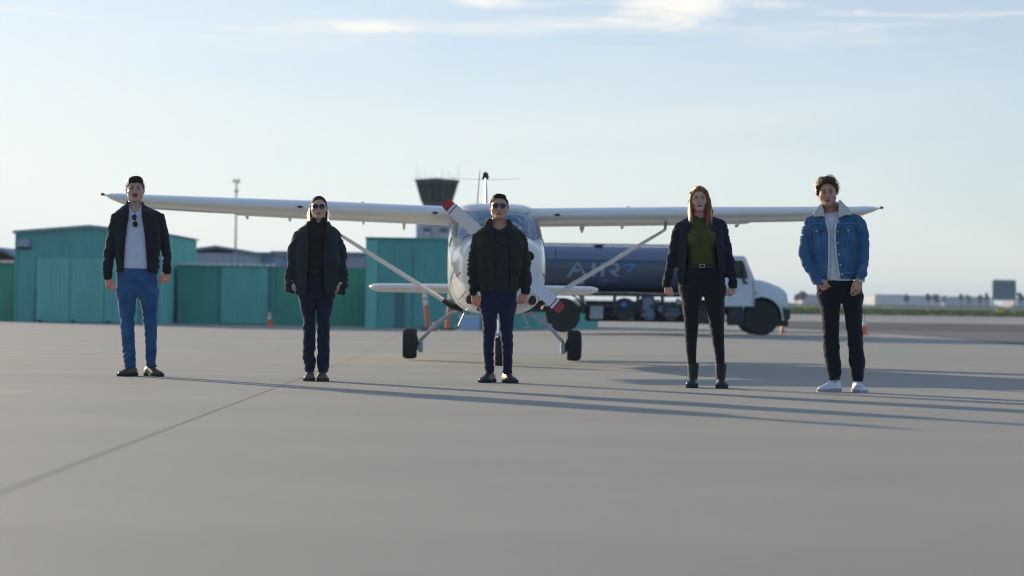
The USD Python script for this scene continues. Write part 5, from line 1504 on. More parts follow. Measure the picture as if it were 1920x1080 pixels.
def shoe(P, ankle, splay, upper, sole, L=.285, wd=1.0, shaft=0.10, name="shoe", toe_h=.05, sole_h=.026, label=None, cap=None):
    """Shoe around the ankle point (x, y); splay in degrees turns the toe to +x."""
    f = np.array([-.082, -.070, -.035, .0, .045, .09, .13, .165, .188, .20]) * L / .285
    w = np.array([.012, .029, .036, .036, .038, .045, .048, .043, .030, .010]) * wd
    hgt = np.array([.055, .085, .10, .105, .092, .072, .058, .052, .045, .032]) * 1.0
    hgt = np.where(f > .1, hgt * toe_h / .05, hgt)
    a = np.linspace(-.12 * np.pi, 1.12 * np.pi, 21)
    rings = []
    for fi, wi, hi in zip(f, w, hgt):
        x = wi * np.cos(a) * (1 + .06 * np.clip(-np.sin(a), 0, 1)); z = sole_h + np.maximum(np.sign(np.sin(a)) * np.abs(np.sin(a)) ** .8 * (hi - sole_h), -.004)
        rings.append(np.stack([x, np.full(len(a), -fi), z], 1))
    up = MB().add(loft(rings))
    if shaft > .1:
        zs = np.linspace(.07, shaft, 7)
        t = np.linspace(0, 2 * np.pi, 25)[:-1]
        up.add(loft([np.stack([(.044 + .006 * (z > .12) + .002 * math.sin(z * 70)) * wd * np.cos(t), .005 + (.052 + .002 * math.sin(z * 70 + 1)) * np.sin(t), np.full(24, z)], 1) for z in zs]))
    sl = np.vstack([np.stack([w * 1.09 + .002, -f * 1.015], 1), np.stack([-(w * 1.09 + .002), -f * 1.015], 1)[::-1]])
    so = trimesh.creation.extrude_polygon(Polygon(sl).buffer(.003), sole_h + .002, engine="earcut")
    T = trimesh.transformations.rotation_matrix(splay * D2R, [0, 0, 1]); T[:3, 3] = [ankle[0], ankle[1], 0]
    s = part(name, up.apply(T), upper, P.root, smooth=50, label=label)
    so.apply_transform(T); part("sole", so, sole, s, smooth=30)
    for k in range(3 if shaft <= .1 else 7):
        if shaft <= .1:
            p0, z_ = .035 + .022 * k, .098 - .011 * k
            m = MB().tube([(-.018, -p0, z_ - .006), (0, -p0, z_ + .003), (.018, -p0, z_ - .006)], .0028, 6)
        else:
            z_ = .10 + (shaft - .11) * k / 6
            m = MB().tube([(-.024, -.046, z_), (0, -.058, z_ + .006), (.024, -.046, z_)], .003, 6)
        part("lace", m.apply(T), cap or sole, s)
    return s, T
# ------------------------------------------------------------------ the five people
def interp_rows(P, rows):
    a = sorted((((P.xz(x0, py)[1] + P.xz(x1, py)[1]) / 2), P.xz(x0, py)[0], P.xz(x1, py)[0]) for py, x0, x1 in rows)
    a = np.array(a)
    return PchipInterpolator(a[:, 0], a[:, 1:]), a[0, 0], a[-1, 0]

def arm_keys(P, rows, y_end=-.03, y_mid=.015, y_top=.0, ratio=1.06):
    out = []
    n = len(rows)
    for i, r in enumerate(rows):
        t = i / (n - 1)
        yc = np.interp(t, [0, .5, 1], [y_top, y_mid, y_end])
        out.append((*r[:3], yc))
    return P.keys(out, ratio=ratio)

def wedge(P, rows, ysplit, zpad=.06, grow=0.0):
    I, z0, z1 = interp_rows(P, rows)
    def fn(x, y, z):
        q = I(np.clip(z, z0, z1))
        return np.maximum(np.maximum(q[..., 0] - grow - x, x - q[..., 1] - grow), np.maximum(y - ysplit, z0 - .2 - z))
    q = I(np.linspace(z0, z1, 20))
    return fn, (q[:, 0].min(), -.3, z0 - zpad), (q[:, 1].max(), ysplit, z1 + zpad + .1)

def jacket(P, m, torso, sl, sr, opening, collar=None, amp=.007, seed=1, name="jacket", neck=None, ysplit=.02, hgrid=.006, hem_cut=None, extra=None, ends=(-.03, -.03), mids=(.015, .015)):
    T, L, R = P.keys(torso), arm_keys(P, sl, ends[0], mids[0]), arm_keys(P, sr, ends[1], mids[1])
    allk = np.array(T + L + R)
    F = Field((allk[:, 1].min() - .03, -.20, allk[:, 0].min() - .03), (allk[:, 2].max() + .03, .20, allk[:, 0].max() + .14), hgrid)
    F.add(s_loft(T, 2.25))
    if hem_cut is not None:
        F.cut(hem_cut)
    nb = neck if neck is not None else np.array([0, 0, T[-1][0]])
    for K in (L, R):
        K = sorted(K)
        zt, a, b, yc, hy = K[-1]
        zt2, a2, b2, yc2, hy2 = K[-2]
        F.add(s_loft(K, 2.1), .022)
        c = np.array([(a + b) / 2, yc + .005, zt]); rad = max((b2 - a2) / 2, .05) * .98
        sgn = np.sign(c[0] - nb[0])
        c2 = np.array([(a if sgn > 0 else b) , .008, zt - rad * .35])
        F.add(s_cap(nb + np.array([sgn * .05, .02, -.035]), c2 + np.array([0, 0, -.012]), .055, rad, 1.15), .035)
    if collar:
        F.add(s_loft(P.keys(collar), 2.1), .008)
    if neck is not None:
        F.add(s_cap(neck + np.array([0, .005, -.01]), neck + np.array([0, 0.0, .2]), .067, .075, 1.05), .006, sub=True)
    F.add(wedge(P, opening, ysplit), .006, sub=True)
    if extra:
        extra(F)
    def disp(v):
        arm = np.clip((np.abs(v[:, 0] - nb[0]) - .15) / .05, 0, 1)
        base = folds(v, amp, (4, 5, 13), (11, 10, 28), seed, .6 * np.sign(nb[0] - v[:, 0]))
        top = np.clip((nb[2] + .02 - v[:, 2]) / .15, .15, 1)
        return base * (.62 + 1.0 * arm) * top
    v, f = P.emit(name, F, m, disp=disp)
    jk = stage.GetPrimAtPath(f"{P.root.GetPath()}/{name}")
    return v, jk, (T, L, R)

def edge_line(P, opening, surf, which, w=.0032, off=.004, z_lo=None, z_hi=None, n=26):
    I, z0, z1 = interp_rows(P, opening)
    zs = np.linspace(z0 + .01 if z_lo is None else z_lo, z1 - .03 if z_hi is None else z_hi, n)
    x = I(zs)[:, which] + (-off if which == 0 else off)
    y = front_of(surf, x + (-.006 if which == 0 else .006), zs, .01)
    return MB().tube(np.stack([x, y - .001, zs], 1), w, 6, .5, (0, 1, 0))

def shirt(P, m, torso, grow, hem_rows=None, neck_poly=None, extra=None, amp=.004, seed=3, name="shirt", top=None):
    rows = [(*r[:3], *(r[3:] if len(r) > 3 else ())) for r in torso]
    K = P.keys(rows + (hem_rows or []))
    K = [(z, a - grow, b + grow, c, h + grow) for z, a, b, c, h in K]
    kk = np.array(K)
    F = Field((kk[:, 1].min() - .03, -.2, kk[:, 0].min() - .03), (kk[:, 2].max() + .03, .2, kk[:, 0].max() + .12), .006)
    F.add(s_loft(K, 2.25))
    if extra:
        extra(F)
    if neck_poly:
        F.add(s_poly(P.poly(neck_poly), -.3, .03, .002), .004, sub=True)
    return P.emit(name, F, m, disp=lambda v: folds(v, amp, (6, 5, 9), (16, 12, 22), seed, .8))

def trousers(P, m, pelvis, ll, lr, amp=.006, seed=5, yl=(.01, .0, .035), ratio=1.12, lowamp=1.0, hips=None, name="trousers", n=2.15):
    def lk(rows):
        out = []
        for i, r in enumerate(rows):
            t = i / (len(rows) - 1)
            out.append((*r[:3], np.interp(t, [0, .5, 1], yl)))
        return P.keys(out, ratio=ratio)
    A, B, C = P.keys(pelvis), lk(ll), lk(lr)
    A = sorted(A)
    za = A[0]
    A = [(za[0] - .03, za[1] + .02, za[2] - .02, .012, za[4] * .62), (za[0], za[1] + .002, za[2] - .002, .012, za[4] * .80)] + A[1:]
    kk = np.array(A + B + C)
    F = Field((kk[:, 1].min() - .03, -.2, kk[:, 0].min() - .03), (kk[:, 2].max() + .03, .22, kk[:, 0].max() + .03), .006)
    F.add(s_loft(A, 2.3))
    F.add(s_loft(B, n), .035)
    G_ = Field(F.lo, F.lo + F.h * (np.array(F.d.shape) - 1), F.h)
    G_.add(s_loft(C, n))
    # the two legs stay apart: the second joins only the pelvis
    P2_ = Field(F.lo, F.lo + F.h * (np.array(F.d.shape) - 1), F.h); P2_.add(s_loft(A, 2.3)); P2_.d = smin(P2_.d, G_.d, .035)
    F.d = np.minimum(F.d, P2_.d)
    zmid, zlow = (kk[:, 0].max() * .52), kk[:, 0].min()
    def disp(v):
        knee = np.exp(-((v[:, 2] - zmid * .95) / .12) ** 2)
        low = np.clip((zmid * .75 - v[:, 2]) / .25, 0, 1) * lowamp
        a = .40 + 1.1 * knee + 1.5 * low
        return folds(v, amp, (5, 6, 15), (10, 10, 34), seed, .5 * np.sign(v[:, 0])) * a - .0015
    return P.emit(name, F, m, disp=disp)

def cuff_ring(P, rows, m, name="cuff", grow=.002, y=-.03):
    K = [(z, a - grow, b + grow, y, (b - a) / 2 * 1.06 + grow) for z, a, b, _, _ in P.keys(rows)]
    zs = np.linspace(K[0][0], K[-1][0], 5); kk = np.array(sorted(K))
    t = np.linspace(0, 2 * np.pi, 29)[:-1]
    rings = []
    for z in zs:
        a, b, h_ = (np.interp(z, kk[:, 0], kk[:, i]) for i in (1, 2, 4))
        rib = 1 + .012 * np.sign(np.sin(14 * t))
        rings.append(np.stack([(a + b) / 2 + (b - a) / 2 * np.cos(t) * rib, y + h_ * np.sin(t) * rib, np.full(28, z)], 1))
    return part(name, loft(rings), m, P.root, smooth=40)

def lims(P, pts, ys):
    return [np.array([P.xz(*p)[0], y, P.xz(*p)[1]]) for p, y in zip(pts, ys)]

def chest_keys(P, torso, grow):
    return [(z, a - grow, b + grow, c, h + grow) for z, a, b, c, h in P.keys(torso)]

HL = dict(n=(.62, .78, 0), w=(.78, -.62, 0))      # hand on the left of the picture: its back half turned to the camera
HR = dict(n=(-.62, .78, 0), w=(-.78, -.62, 0))

# -- first: man in jeans -------------------------------------------------------------------------
M["jk_black"] = cloth("jk_black", (0.016, 0.018, 0.021), var=.15)
M["jk_rib"] = cloth("jk_rib", (0.012, 0.013, 0.016))
M["tee_lilac"] = cloth("tee_lilac", (0.56, 0.57, 0.67), var=.05)
M["jeans_blue"] = cloth("jeans_blue", (0.044, 0.112, 0.235), nscale=7, color2=(0.018, 0.062, 0.16))
M["boot_brown"] = mat("boot_brown", (0.075, 0.045, 0.025), .45, var=.35, nscale=25, bump=.2)
P = Person(262, 706, "tall man in black bomber jacket, pale T-shirt and blue jeans, before the gabled hangar")
T1 = [(384, 238, 267, .01, .07), (392, 227, 281, .01, .085), (402, 217, 296, .005, .105), (420, 214, 300, 0, .122), (450, 215, 300, 0, .125), (480, 217, 299, 0, .12), (505, 217.5, 298, 0, .118), (513, 218, 296, 0, .115)]
SL = [(404, 211, 228), (420, 206, 227), (438, 202.8, 223.5), (465, 198, 217.5), (481, 195.2, 214.5), (500, 194.3, 213.5), (520, 194.3, 212), (525, 196, 211)]
SR = [(402, 292, 306.5), (420, 297, 311), (438, 299.5, 314.5), (458, 301.5, 318), (489, 303, 320.5), (505, 303, 320), (514, 304, 319.5)]
OP = [(378, 240, 266), (397.5, 242.5, 265), (438, 237.8, 270), (481, 234, 273.6), (514, 232.8, 275.6)]
nk = np.array([P.xz(252.5, 392)[0], .01, P.xz(252.5, 392)[1]])
P.head_frame((253, 381.5), 1.0, rotm(-3, 0, 0), -.005)
sh = lims(P, [(223, 412), (294, 411)], (.01, .01)); el = lims(P, [(207, 462), (310, 458)], (.02, .02)); wr = lims(P, [(204, 521), (311, 510)], (-.03, -.03))
hp_ = lims(P, [(240, 540), (277, 540)], (.015, .015)); kn = lims(P, [(241, 610), (281, 610)], (0, 0)); ak = lims(P, [(245, 690), (283, 690)], (.035, .035))
P.body(M["skin_a"], nk, sh, el, wr, hp_, kn, ak, chest_keys(P, T1, -.028), [dict(d=(.10, -.05, -1), size=.97, curl=(26, 38, 28), **HL), dict(d=(-.08, -.12, -1), size=1.0, curl=(40, 52, 36), **HR)], splay=(-30, 30), sleeves=(arm_keys(P, SL), arm_keys(P, SR)))
P.face_parts(M["hair_black"], 1.15)
part("moustache", P.place(MB().tube([(-.026, -.0870, .0525), (-.012, -.0985, .0590), (0, -.1005, .0585), (.012, -.0985, .0590), (.026, -.0870, .0525)], [.0018, .0044, .0042, .0044, .0018], 8)), M["hair_black"], P.root)
def hair1(x, y, z):
    cap = s_ell((0, .016, .140), (.0810, .1010, .0915))[0](x, y, z)
    zl = np.interp(y, [-.12, -.085, -.06, -.04, -.012, .03, .06, .11], [.190, .188, .176, .142, .108, .095, .07, .055]) + .45 * np.clip(np.abs(x) - .020, 0, .03) * np.clip((-.05 - y) / .02, 0, 1)
    d = np.maximum(cap, zl - z)
    top = s_ell((.004, -.006, .196), (.068, .088, .049), rotm(-6, 3, 0))[0](x, y, z)
    d = smin(d, np.maximum(top, .190 - z), .015)
    return smin(d, s_cap((-.044, -.064, .203), (.034, -.070, .216), .016, .018)[0](x, y, z), .03)
P.hair(M["hair_black"], hair1, amp=.006, seed=4)
scalp(P, 420, (.083, .101, .097), .034, lambda a: a[2] > (.195 if a[1] < -.055 else .15 if a[1] < -.01 else .12), lambda a: (.5, -.5, .3), 41, .0018, M["strand_black"], lift=.012)
shirt(P, M["tee_lilac"], T1[:-1], -.018, [(515, 230, 286, 0, .112), (522.5, 243, 278, 0, .112)], [(241.5, 372), (263.5, 372), (262, 390), (257, 400), (253, 403), (249, 400), (243, 390)], seed=11)
v, jk, KK = jacket(P, M["jk_black"], T1, SL, SR, OP, [(379, 237, 268.5, .012, .072), (386, 234, 271, .012, .078), (393, 230, 277, .012, .082)], seed=1, neck=nk)
cuff_ring(P, [(513, 194.6, 212), (526.5, 196, 210.8)], M["jk_rib"]); cuff_ring(P, [(504, 303.2, 320), (515.5, 304, 319)], M["jk_rib"])
part("zip", edge_line(P, OP, v, 0), M["zip"], jk); part("zip", edge_line(P, OP, v, 1), M["zip"], jk)
for xa, xb, ya, yb in ((222, 228, 470, 490), (284, 290, 488, 468)):
    part("pocket_welt", decal(P.poly([(xa, ya), (xb, yb), (xb + 2, yb - 1), (xa + 2, ya - 1)]), v), M["jk_rib"], jk)
trousers(P, M["jeans_blue"], [(505, 219, 293, .01, .115), (530, 218.7, 295, .015, .122), (552, 219.5, 296, .015, .118)],
         [(545, 219.7, 257), (559, 220.3, 256), (582, 222.5, 254.5), (605.7, 225.4, 252.8), (640.7, 228, 253.4), (670, 231.5, 254.3), (683.5, 233.5, 255), (691, 233.5, 255.5)],
         [(545, 258, 296), (567, 262, 295.5), (582, 264.5, 295), (605.7, 268, 294.5), (640, 271, 294), (670, 272.3, 293), (683, 272.8, 292.8), (691, 273, 293)], seed=5)
shoe(P, (P.xz(246, 700)[0], .035), -30, M["boot_brown"], M["sole_dark"], shaft=.10); shoe(P, (P.xz(281, 700)[0], .035), 30, M["boot_brown"], M["sole_dark"], shaft=.10)
P1 = P
# sunglasses hooked on the neckline of the shirt
gx, gz = P.xz(252.5, 417)
gl = thing("sunglasses", "dark sunglasses hooked by one temple in the neckline of the pale T-shirt", "sunglasses", tuple(np.array(P.root.GetAttribute("xformOp:translate").Get()) + trimesh.transformations.rotation_matrix(-math.atan2(P.root.GetAttribute('xformOp:translate').Get()[0], P.D), [0, 0, 1])[:3, :3] @ np.array([gx, -.142, gz])), -math.degrees(math.atan2(P.root.GetAttribute('xformOp:translate').Get()[0], P.D)))
RG = rotm(8, 82, 0)
for m_, nm_, mm_ in glasses_parts("round"):
    if nm_ == "frame":
        m_ = MB()
        for sx in (-1, 1):
            m_.tube([(sx * .0325 + .0245 * math.cos(a), -.1128 + 5 * (sx * .0325 + .0245 * math.cos(a)) ** 2, .117 + .0215 * math.sin(a)) for a in np.linspace(0, 2 * math.pi, 25)], .0022, 6)
            m_.tube([(sx * .058, -.095, .124), (sx * .062, -.085, .13), (0, -.084, .124), (-sx * .04, -.084, .12)], .002, 6)
        m_.tube([(-.0085, -.1125, .124), (0, -.114, .126), (.0085, -.1125, .124)], .002, 6)
    m_ = m_.get() if isinstance(m_, MB) else m_
    m_.apply_translation([0, .11, -.117]); T_ = np.eye(4); T_[:3, :3] = RG; m_.apply_transform(T_)
    part(nm_, m_, M["lens"] if nm_ == "lens" else M["lens_frame_black"], gl)

# -- second: woman with sunglasses ------------------------------------------------------------------
M["jk_charcoal"] = cloth("jk_charcoal", (0.020, 0.026, 0.030), var=.15)
M["knit_brown"] = cloth("knit_brown", (0.022, 0.014, 0.013), var=.15)
M["jeans_navy"] = cloth("jeans_navy", (0.013, 0.016, 0.032), var=.2)
M["boot_tan"] = mat("boot_tan", (0.11, 0.075, 0.055), .6, var=.25, nscale=25, bump=.2)
P = Person(593, 715, "woman in round sunglasses, dark turtleneck and oversized dark jacket, left of the aircraft")
T2 = [(424, 576, 617, .01, .07), (430, 563, 629, .01, .085), (440, 556, 634, 0, .105), (465, 553, 636, 0, .12), (495, 552, 637, 0, .125), (520, 552.5, 636, 0, .13), (545, 553.5, 632, 0, .13), (556, 556, 630, 0, .128)]
SL = [(437, 552.5, 571), (447, 547, 568), (460, 542.5, 563.5), (480, 538.5, 560.5), (505, 536, 558), (533, 533, 555), (545, 535, 553.5), (551, 538, 552)]
SR = [(433, 620, 633), (444, 628, 640.5), (460, 632, 646), (480, 635, 650), (505, 635, 651.5), (530, 633, 653), (548, 631, 649), (555.5, 631.5, 645)]
OP = [(412, 582, 609), (434.5, 577, 612), (465, 578, 609), (505, 576, 607.4), (557, 574.5, 611)]
nk = np.array([P.xz(596.5, 421)[0], .01, P.xz(596.5, 421)[1]])
P.head_frame((597, 413.5), .935, rotm(-2, 0, 0), -.01)
sh = lims(P, [(566, 446), (622, 444)], (.01, .01)); el = lims(P, [(550, 490), (641, 492)], (.02, .02)); wr = lims(P, [(545.5, 530), (639, 534)], (-.03, -.03))
hp_ = lims(P, [(577, 550), (610, 550)], (.015, .015)); kn = lims(P, [(580, 625), (606, 625)], (0, 0)); ak = lims(P, [(581, 697), (604, 697)], (.03, .03))
P.body(M["skin_b"], nk, sh, el, wr, hp_, kn, ak, chest_keys(P, T2[:6], -.055), [dict(d=(.08, -.1, -1), size=.86, curl=(38, 50, 36), **HL), dict(d=(-.12, -.1, -1), size=.86, curl=(40, 52, 36), **HR)], fem=1.0, neck_r=.048, face=dict(jaw=.90, nose=.85), sleeves=(arm_keys(P, SL), arm_keys(P, SR)))
P.face_parts(M["hair_dark_brown"], .9, eyes=False, lip=1.05)
P.glasses("round", M["lens_frame_black"])
def hair2(x, y, z):
    cap = s_ell((0, .018, .140), (.0800, .0985, .0885))[0](x, y, z)
    zl = np.interp(y, [-.12, -.085, -.06, -.035, -.01, .03, .07, .12], [.200, .192, .175, .150, .118, .075, .05, .05])
    d = np.maximum(cap, zl + .35 * np.maximum(np.abs(x) - .03, 0) * (y < -.03) * -1 - z)
    bun = s_cap((0, .105, .10), (.0, .10, .02), .035, .022)[0](x, y, z)
    side = np.minimum(s_cap((-.070, .03, .11), (-.078, .045, -.02), .016, .008)[0](x, y, z), s_cap((.070, .03, .11), (.078, .045, -.02), .016, .008)[0](x, y, z))
    return smin(smin(d, bun, .02), side, .012)
P.hair(M["hair_dark_brown"], hair2, amp=.004, seed=8)
rg = np.random.default_rng(5)
ln = []
for i in range(230):
    sx = -1 if i % 5 < 3 else 1
    a = P.hp((sx * rg.uniform(.058, .074), rg.uniform(.02, .08), rg.uniform(.08, .14)))
    o = sx * abs(rg.normal(.018, .012)); e = P.hp((sx * .070 + o, rg.uniform(.02, .09), rg.uniform(-.05, .04)))
    mid = (a + e) / 2 + [sx * rg.uniform(.0, .022), 0, rg.uniform(-.01, .02)]
    t = np.linspace(0, 1, 9)[:, None]
    q = (1 - t) ** 2 * a + 2 * t * (1 - t) * mid + t ** 2 * e
    q[:, 0] += .003 * np.sin(9 * t[:, 0] + rg.uniform(0, 6)); ln.append(q)
strands("loose_hair", ln, .0016, M["strand_blond"], P.root)
def turtle(F):
    F.add(s_loft(P.keys([(409, 583, 610, .010, .058), (416, 579.5, 613.5, .010, .066), (424, 577.5, 616, .010, .068), (432, 574, 619, .01, .072)]), 2.1), .012)
    F.add(s_cap(nk + np.array([0, 0, .0]), nk + np.array([0, 0, .2]), .050, .060), .004, sub=True)
shirt(P, M["knit_brown"], T2[:5], -.022, [(512, 570, 614, 0, .12)], [(588, 400), (606, 400), (602, 414), (597, 421), (592, 414)], extra=turtle, amp=.004, seed=13, name="turtleneck")
v, jk, KK = jacket(P, M["jk_charcoal"], T2, SL, SR, OP, [(417, 575, 618, .015, .082), (426, 571, 622, .012, .088), (433, 566, 628, .01, .092)], amp=.011, seed=2, neck=nk, hem_cut=lambda x, y, z: (P.xz(593, 553)[1] + .16 * x) - z + 0 * y)
part("zip", edge_line(P, OP, v, 0), M["zip"], jk); part("zip", edge_line(P, OP, v, 1), M["zip"], jk)
for pts in ([(557, 500), (570, 500), (570, 504), (557, 504)], [(616, 500), (630, 500), (630, 504), (616, 504)]):
    part("pocket_flap", decal(P.poly(pts), v, .005), M["jk_charcoal"], jk)
trousers(P, M["jeans_navy"], [(504, 571, 612, .01, .10), (530, 562, 624, .015, .115), (552, 558.5, 628, .015, .115)],
         [(548, 558.5, 593), (572, 561, 592.5), (582, 563.4, 592.3), (614, 568.5, 592), (635, 567.8, 592), (653, 567.2, 591.7), (688, 569.5, 591.5), (700, 571, 591.7)],
         [(548, 593, 628), (572, 592.7, 625), (582, 592.9, 623), (614, 594, 618.7), (640, 594.3, 618), (656, 594.5, 618.5), (688, 594, 617), (702, 594, 616)], seed=9, amp=.007, lowamp=1.3)
I2 = P.keys([(509, 569, 613, .01, .115), (514.5, 567.5, 614.5, .01, .118)])
part("belt", loft([np.stack([(a + b) / 2 + ((b - a) / 2 + .004) * np.cos(t_ := np.linspace(0, 2 * np.pi, 41)[:-1]), c + (hh + .002) * np.sin(t_), np.full(40, z)], 1) for z, a, b, c, hh in sorted(I2)]), M["sole_dark"], P.root)
shoe(P, (P.xz(581.5, 700)[0], .03), -5, M["boot_tan"], M["sole_dark"], L=.25, wd=1.0, shaft=.10); shoe(P, (P.xz(603.5, 700)[0], .03), 4, M["boot_tan"], M["sole_dark"], L=.25, wd=1.0, shaft=.10)
P2 = P

# -- third: man in front of the propeller ---------------------------------------------------------------
M["jk_olive"] = cloth("jk_olive", (0.020, 0.021, 0.017), var=.15)
M["tee_charcoal"] = cloth("tee_charcoal", (0.026, 0.023, 0.028), var=.1)
M["jeans_ink"] = cloth("jeans_ink", (0.011, 0.016, 0.042), var=.2)
M["boot_dark"] = mat("boot_dark", (0.035, 0.022, 0.020), .4, var=.35, nscale=25, bump=.2)
P = Person(932, 718, "man in aviator sunglasses and dark olive jacket, standing before the propeller")
T3 = [(422, 914, 957, .01, .07), (429, 902, 969, .01, .088), (438, 893, 979, .0, .108), (455, 890, 983, 0, .128), (480, 891, 981, 0, .13), (504, 893, 979, 0, .128), (535, 895, 975, 0, .124), (549.5, 897, 973, 0, .122)]
SL = [(441, 886, 902), (452, 882.5, 903), (467, 879.7, 901), (485, 877, 898.5), (504, 875.6, 896), (536, 877.2, 895.5), (550, 880, 895), (555, 881, 894.5)]
SR = [(438, 970, 982), (450, 971, 987.5), (463, 973, 992), (485, 975.5, 994.8), (504, 977, 996), (540, 977, 996), (548, 976.5, 994), (553, 977, 992)]
OP = [(410, 921.5, 951), (434, 924.5, 951), (463, 923.5, 957), (503, 924.5, 958), (550, 925, 957)]
nk = np.array([P.xz(936, 423)[0], .01, P.xz(936, 423)[1]])
P.head_frame((935.5, 414.5), 1.03, rotm(-4, 0, 0), -.005)
sh = lims(P, [(898, 450), (972, 448)], (.01, .01)); el = lims(P, [(887, 497), (986, 497)], (.02, .02)); wr = lims(P, [(888, 551), (984.5, 549)], (-.03, -.03))
hp_ = lims(P, [(916, 565), (951, 565)], (.015, .015)); kn = lims(P, [(917, 635), (950, 635)], (0, 0)); ak = lims(P, [(918, 700), (951, 700)], (.035, .035))
P.body(M["skin_c"], nk, sh, el, wr, hp_, kn, ak, chest_keys(P, T3, -.030), [dict(d=(.16, -.1, -1), size=.98, curl=(24, 34, 26), **HL), dict(d=(-.16, -.1, -1), size=.98, curl=(38, 48, 34), **HR)], neck_r=.060, splay=(-22, 20), face=dict(jaw=1.06, nose=1.1), sleeves=(arm_keys(P, SL), arm_keys(P, SR)))
P.face_parts(M["hair_brown"], 1.0, eyes=False, smile=-.003)
P.glasses("aviator", M["lens_frame"])
def hair3(x, y, z):
    cap = s_ell((0, .015, .140), (.0815, .1005, .0905))[0](x, y, z)
    zl = np.interp(y, [-.12, -.085, -.058, -.035, -.01, .03, .06, .11], [.194, .191, .182, .158, .128, .105, .07, .055]) + .45 * np.clip(np.abs(x) - .018, 0, .03) * np.clip((-.05 - y) / .02, 0, 1)
    d = np.maximum(cap, zl - z)
    top = s_ell((0, -.01, .206), (.060, .082, .023), rotm(-6, 0, 0))[0](x, y, z)
    return smin(d, np.maximum(top, .18 - z), .015)
scalp(P, 420, (.081, .100, .095), .014, lambda a: a[2] > (.195 if a[1] < -.055 else .15 if a[1] < -.01 else .11), lambda a: (.1, -.8, .4), 42, .0016, M["strand_black"], lift=.010)
P.hair(M["hair_dark_brown"], hair3, amp=.005, seed=12, f1=(45, 45, 30))
shirt(P, M["tee_charcoal"], T3, -.020, [(556, 899, 970, 0, .12)], [(920, 398), (952, 398), (950, 424), (944.5, 430), (936.5, 432.5), (928, 430), (922.5, 424)], seed=17)
v, jk, KK = jacket(P, M["jk_olive"], T3, SL, SR, OP, [(412, 912.5, 957, .018, .082), (420, 909, 961, .012, .09), (430, 904, 967, .005, .098), (436, 900, 972, .0, .1)], seed=3, neck=nk, amp=.009)
cuff_ring(P, [(544, 879, 895.3), (556, 881, 894.5)], M["jk_rib"]); cuff_ring(P, [(542, 976.5, 995), (554, 977, 992)], M["jk_rib"])
part("zip", edge_line(P, OP, v, 0), M["zip"], jk); part("zip", edge_line(P, OP, v, 1), M["zip"], jk)
for pts in ([(899, 512), (917, 508), (917, 513), (899, 517)], [(963, 508), (972, 513), (972, 517), (963, 513)]):
    part("pocket_flap", decal(P.poly(pts), v, .005), M["jk_olive"], jk)
part("collar_edge", decal(P.poly([(912.5, 417), (921, 421), (926, 436), (921, 445), (909, 433)]), v, .008), M["jk_olive"], jk)
part("collar_edge", decal(P.poly([(956.5, 417), (952, 421), (950.5, 436), (957, 445), (965, 433)]), v, .008), M["jk_olive"], jk)
trousers(P, M["jeans_ink"], [(545, 899.5, 970, .01, .115), (560, 898.8, 969, .015, .122), (580, 900, 967, .015, .12)],
         [(572, 899.5, 934), (593, 902, 932.5), (622, 905, 929.4), (650, 905.3, 926), (680, 907.5, 926.2), (695, 908.8, 926.7), (702, 909, 927)],
         [(572, 934, 967.5), (593, 936, 965), (622, 937.7, 962.3), (654, 940.5, 962), (680, 941.8, 961), (697, 942.5, 960.6), (703, 942.7, 960.5)], seed=15, amp=.007, lowamp=1.3)
shoe(P, (P.xz(918.5, 710)[0], .035), -22, M["boot_dark"], M["sole_dark"], shaft=.10); shoe(P, (P.xz(950.5, 710)[0], .035), 20, M["boot_dark"], M["sole_dark"], shaft=.10)
P3 = P

# -- fourth: woman with long auburn hair -----------------------------------------------------------------
M["jk_navy"] = cloth("jk_navy", (0.012, 0.014, 0.026), var=.15)
M["knit_olive"] = cloth("knit_olive", (0.060, 0.072, 0.014), var=.12)
M["jeans_black"] = cloth("jeans_black", (0.011, 0.011, 0.013), var=.2)
M["boot_black"] = mat("boot_black", (0.014, 0.014, 0.016), .42, var=.3, nscale=25, bump=.2)
P = Person(1326, 728, "woman with long auburn hair, olive top and open navy jacket before the fuel truck")
T4 = [(407, 1297, 1331, .01, .066), (414, 1281, 1349, .01, .082), (424, 1273, 1356, 0, .102), (445, 1271, 1358, 0, .12), (470, 1269.5, 1360, 0, .12), (497, 1269, 1361, 0, .12), (520, 1269.5, 1361, 0, .12), (534, 1270.5, 1360, 0, .12)]
SL = [(419, 1268, 1284), (430, 1262.5, 1281), (454, 1257.5, 1276.5), (485, 1250.8, 1271), (505, 1247, 1266), (524, 1243, 1261.5), (535, 1242.3, 1259), (540, 1243, 1258.5)]
SR = [(418, 1348, 1359), (428, 1351, 1364), (445, 1354.5, 1367.8), (458, 1356, 1370.5), (493, 1360, 1377.5), (510, 1362.5, 1380.5), (528, 1364.5, 1382.3), (542, 1366, 1381)]
OP = [(400, 1299, 1331), (421, 1297.5, 1332.5), (458, 1289.7, 1342), (497, 1286, 1346.5), (536, 1282.5, 1353)]
nk = np.array([P.xz(1314, 409)[0], .01, P.xz(1314, 409)[1]])
P.head_frame((1311.8, 398.5), .965, rotm(0, -2, 2), -.01)
sh = lims(P, [(1281, 432), (1349, 432)], (.01, .01)); el = lims(P, [(1261, 482), (1370, 486)], (.02, .02)); wr = lims(P, [(1250.5, 535), (1373, 536)], (-.03, -.03))
hp_ = lims(P, [(1296, 540), (1339, 540)], (.02, .02)); kn = lims(P, [(1296, 625), (1345, 625)], (0, 0)); ak = lims(P, [(1298, 690), (1351, 690)], (.03, .03))
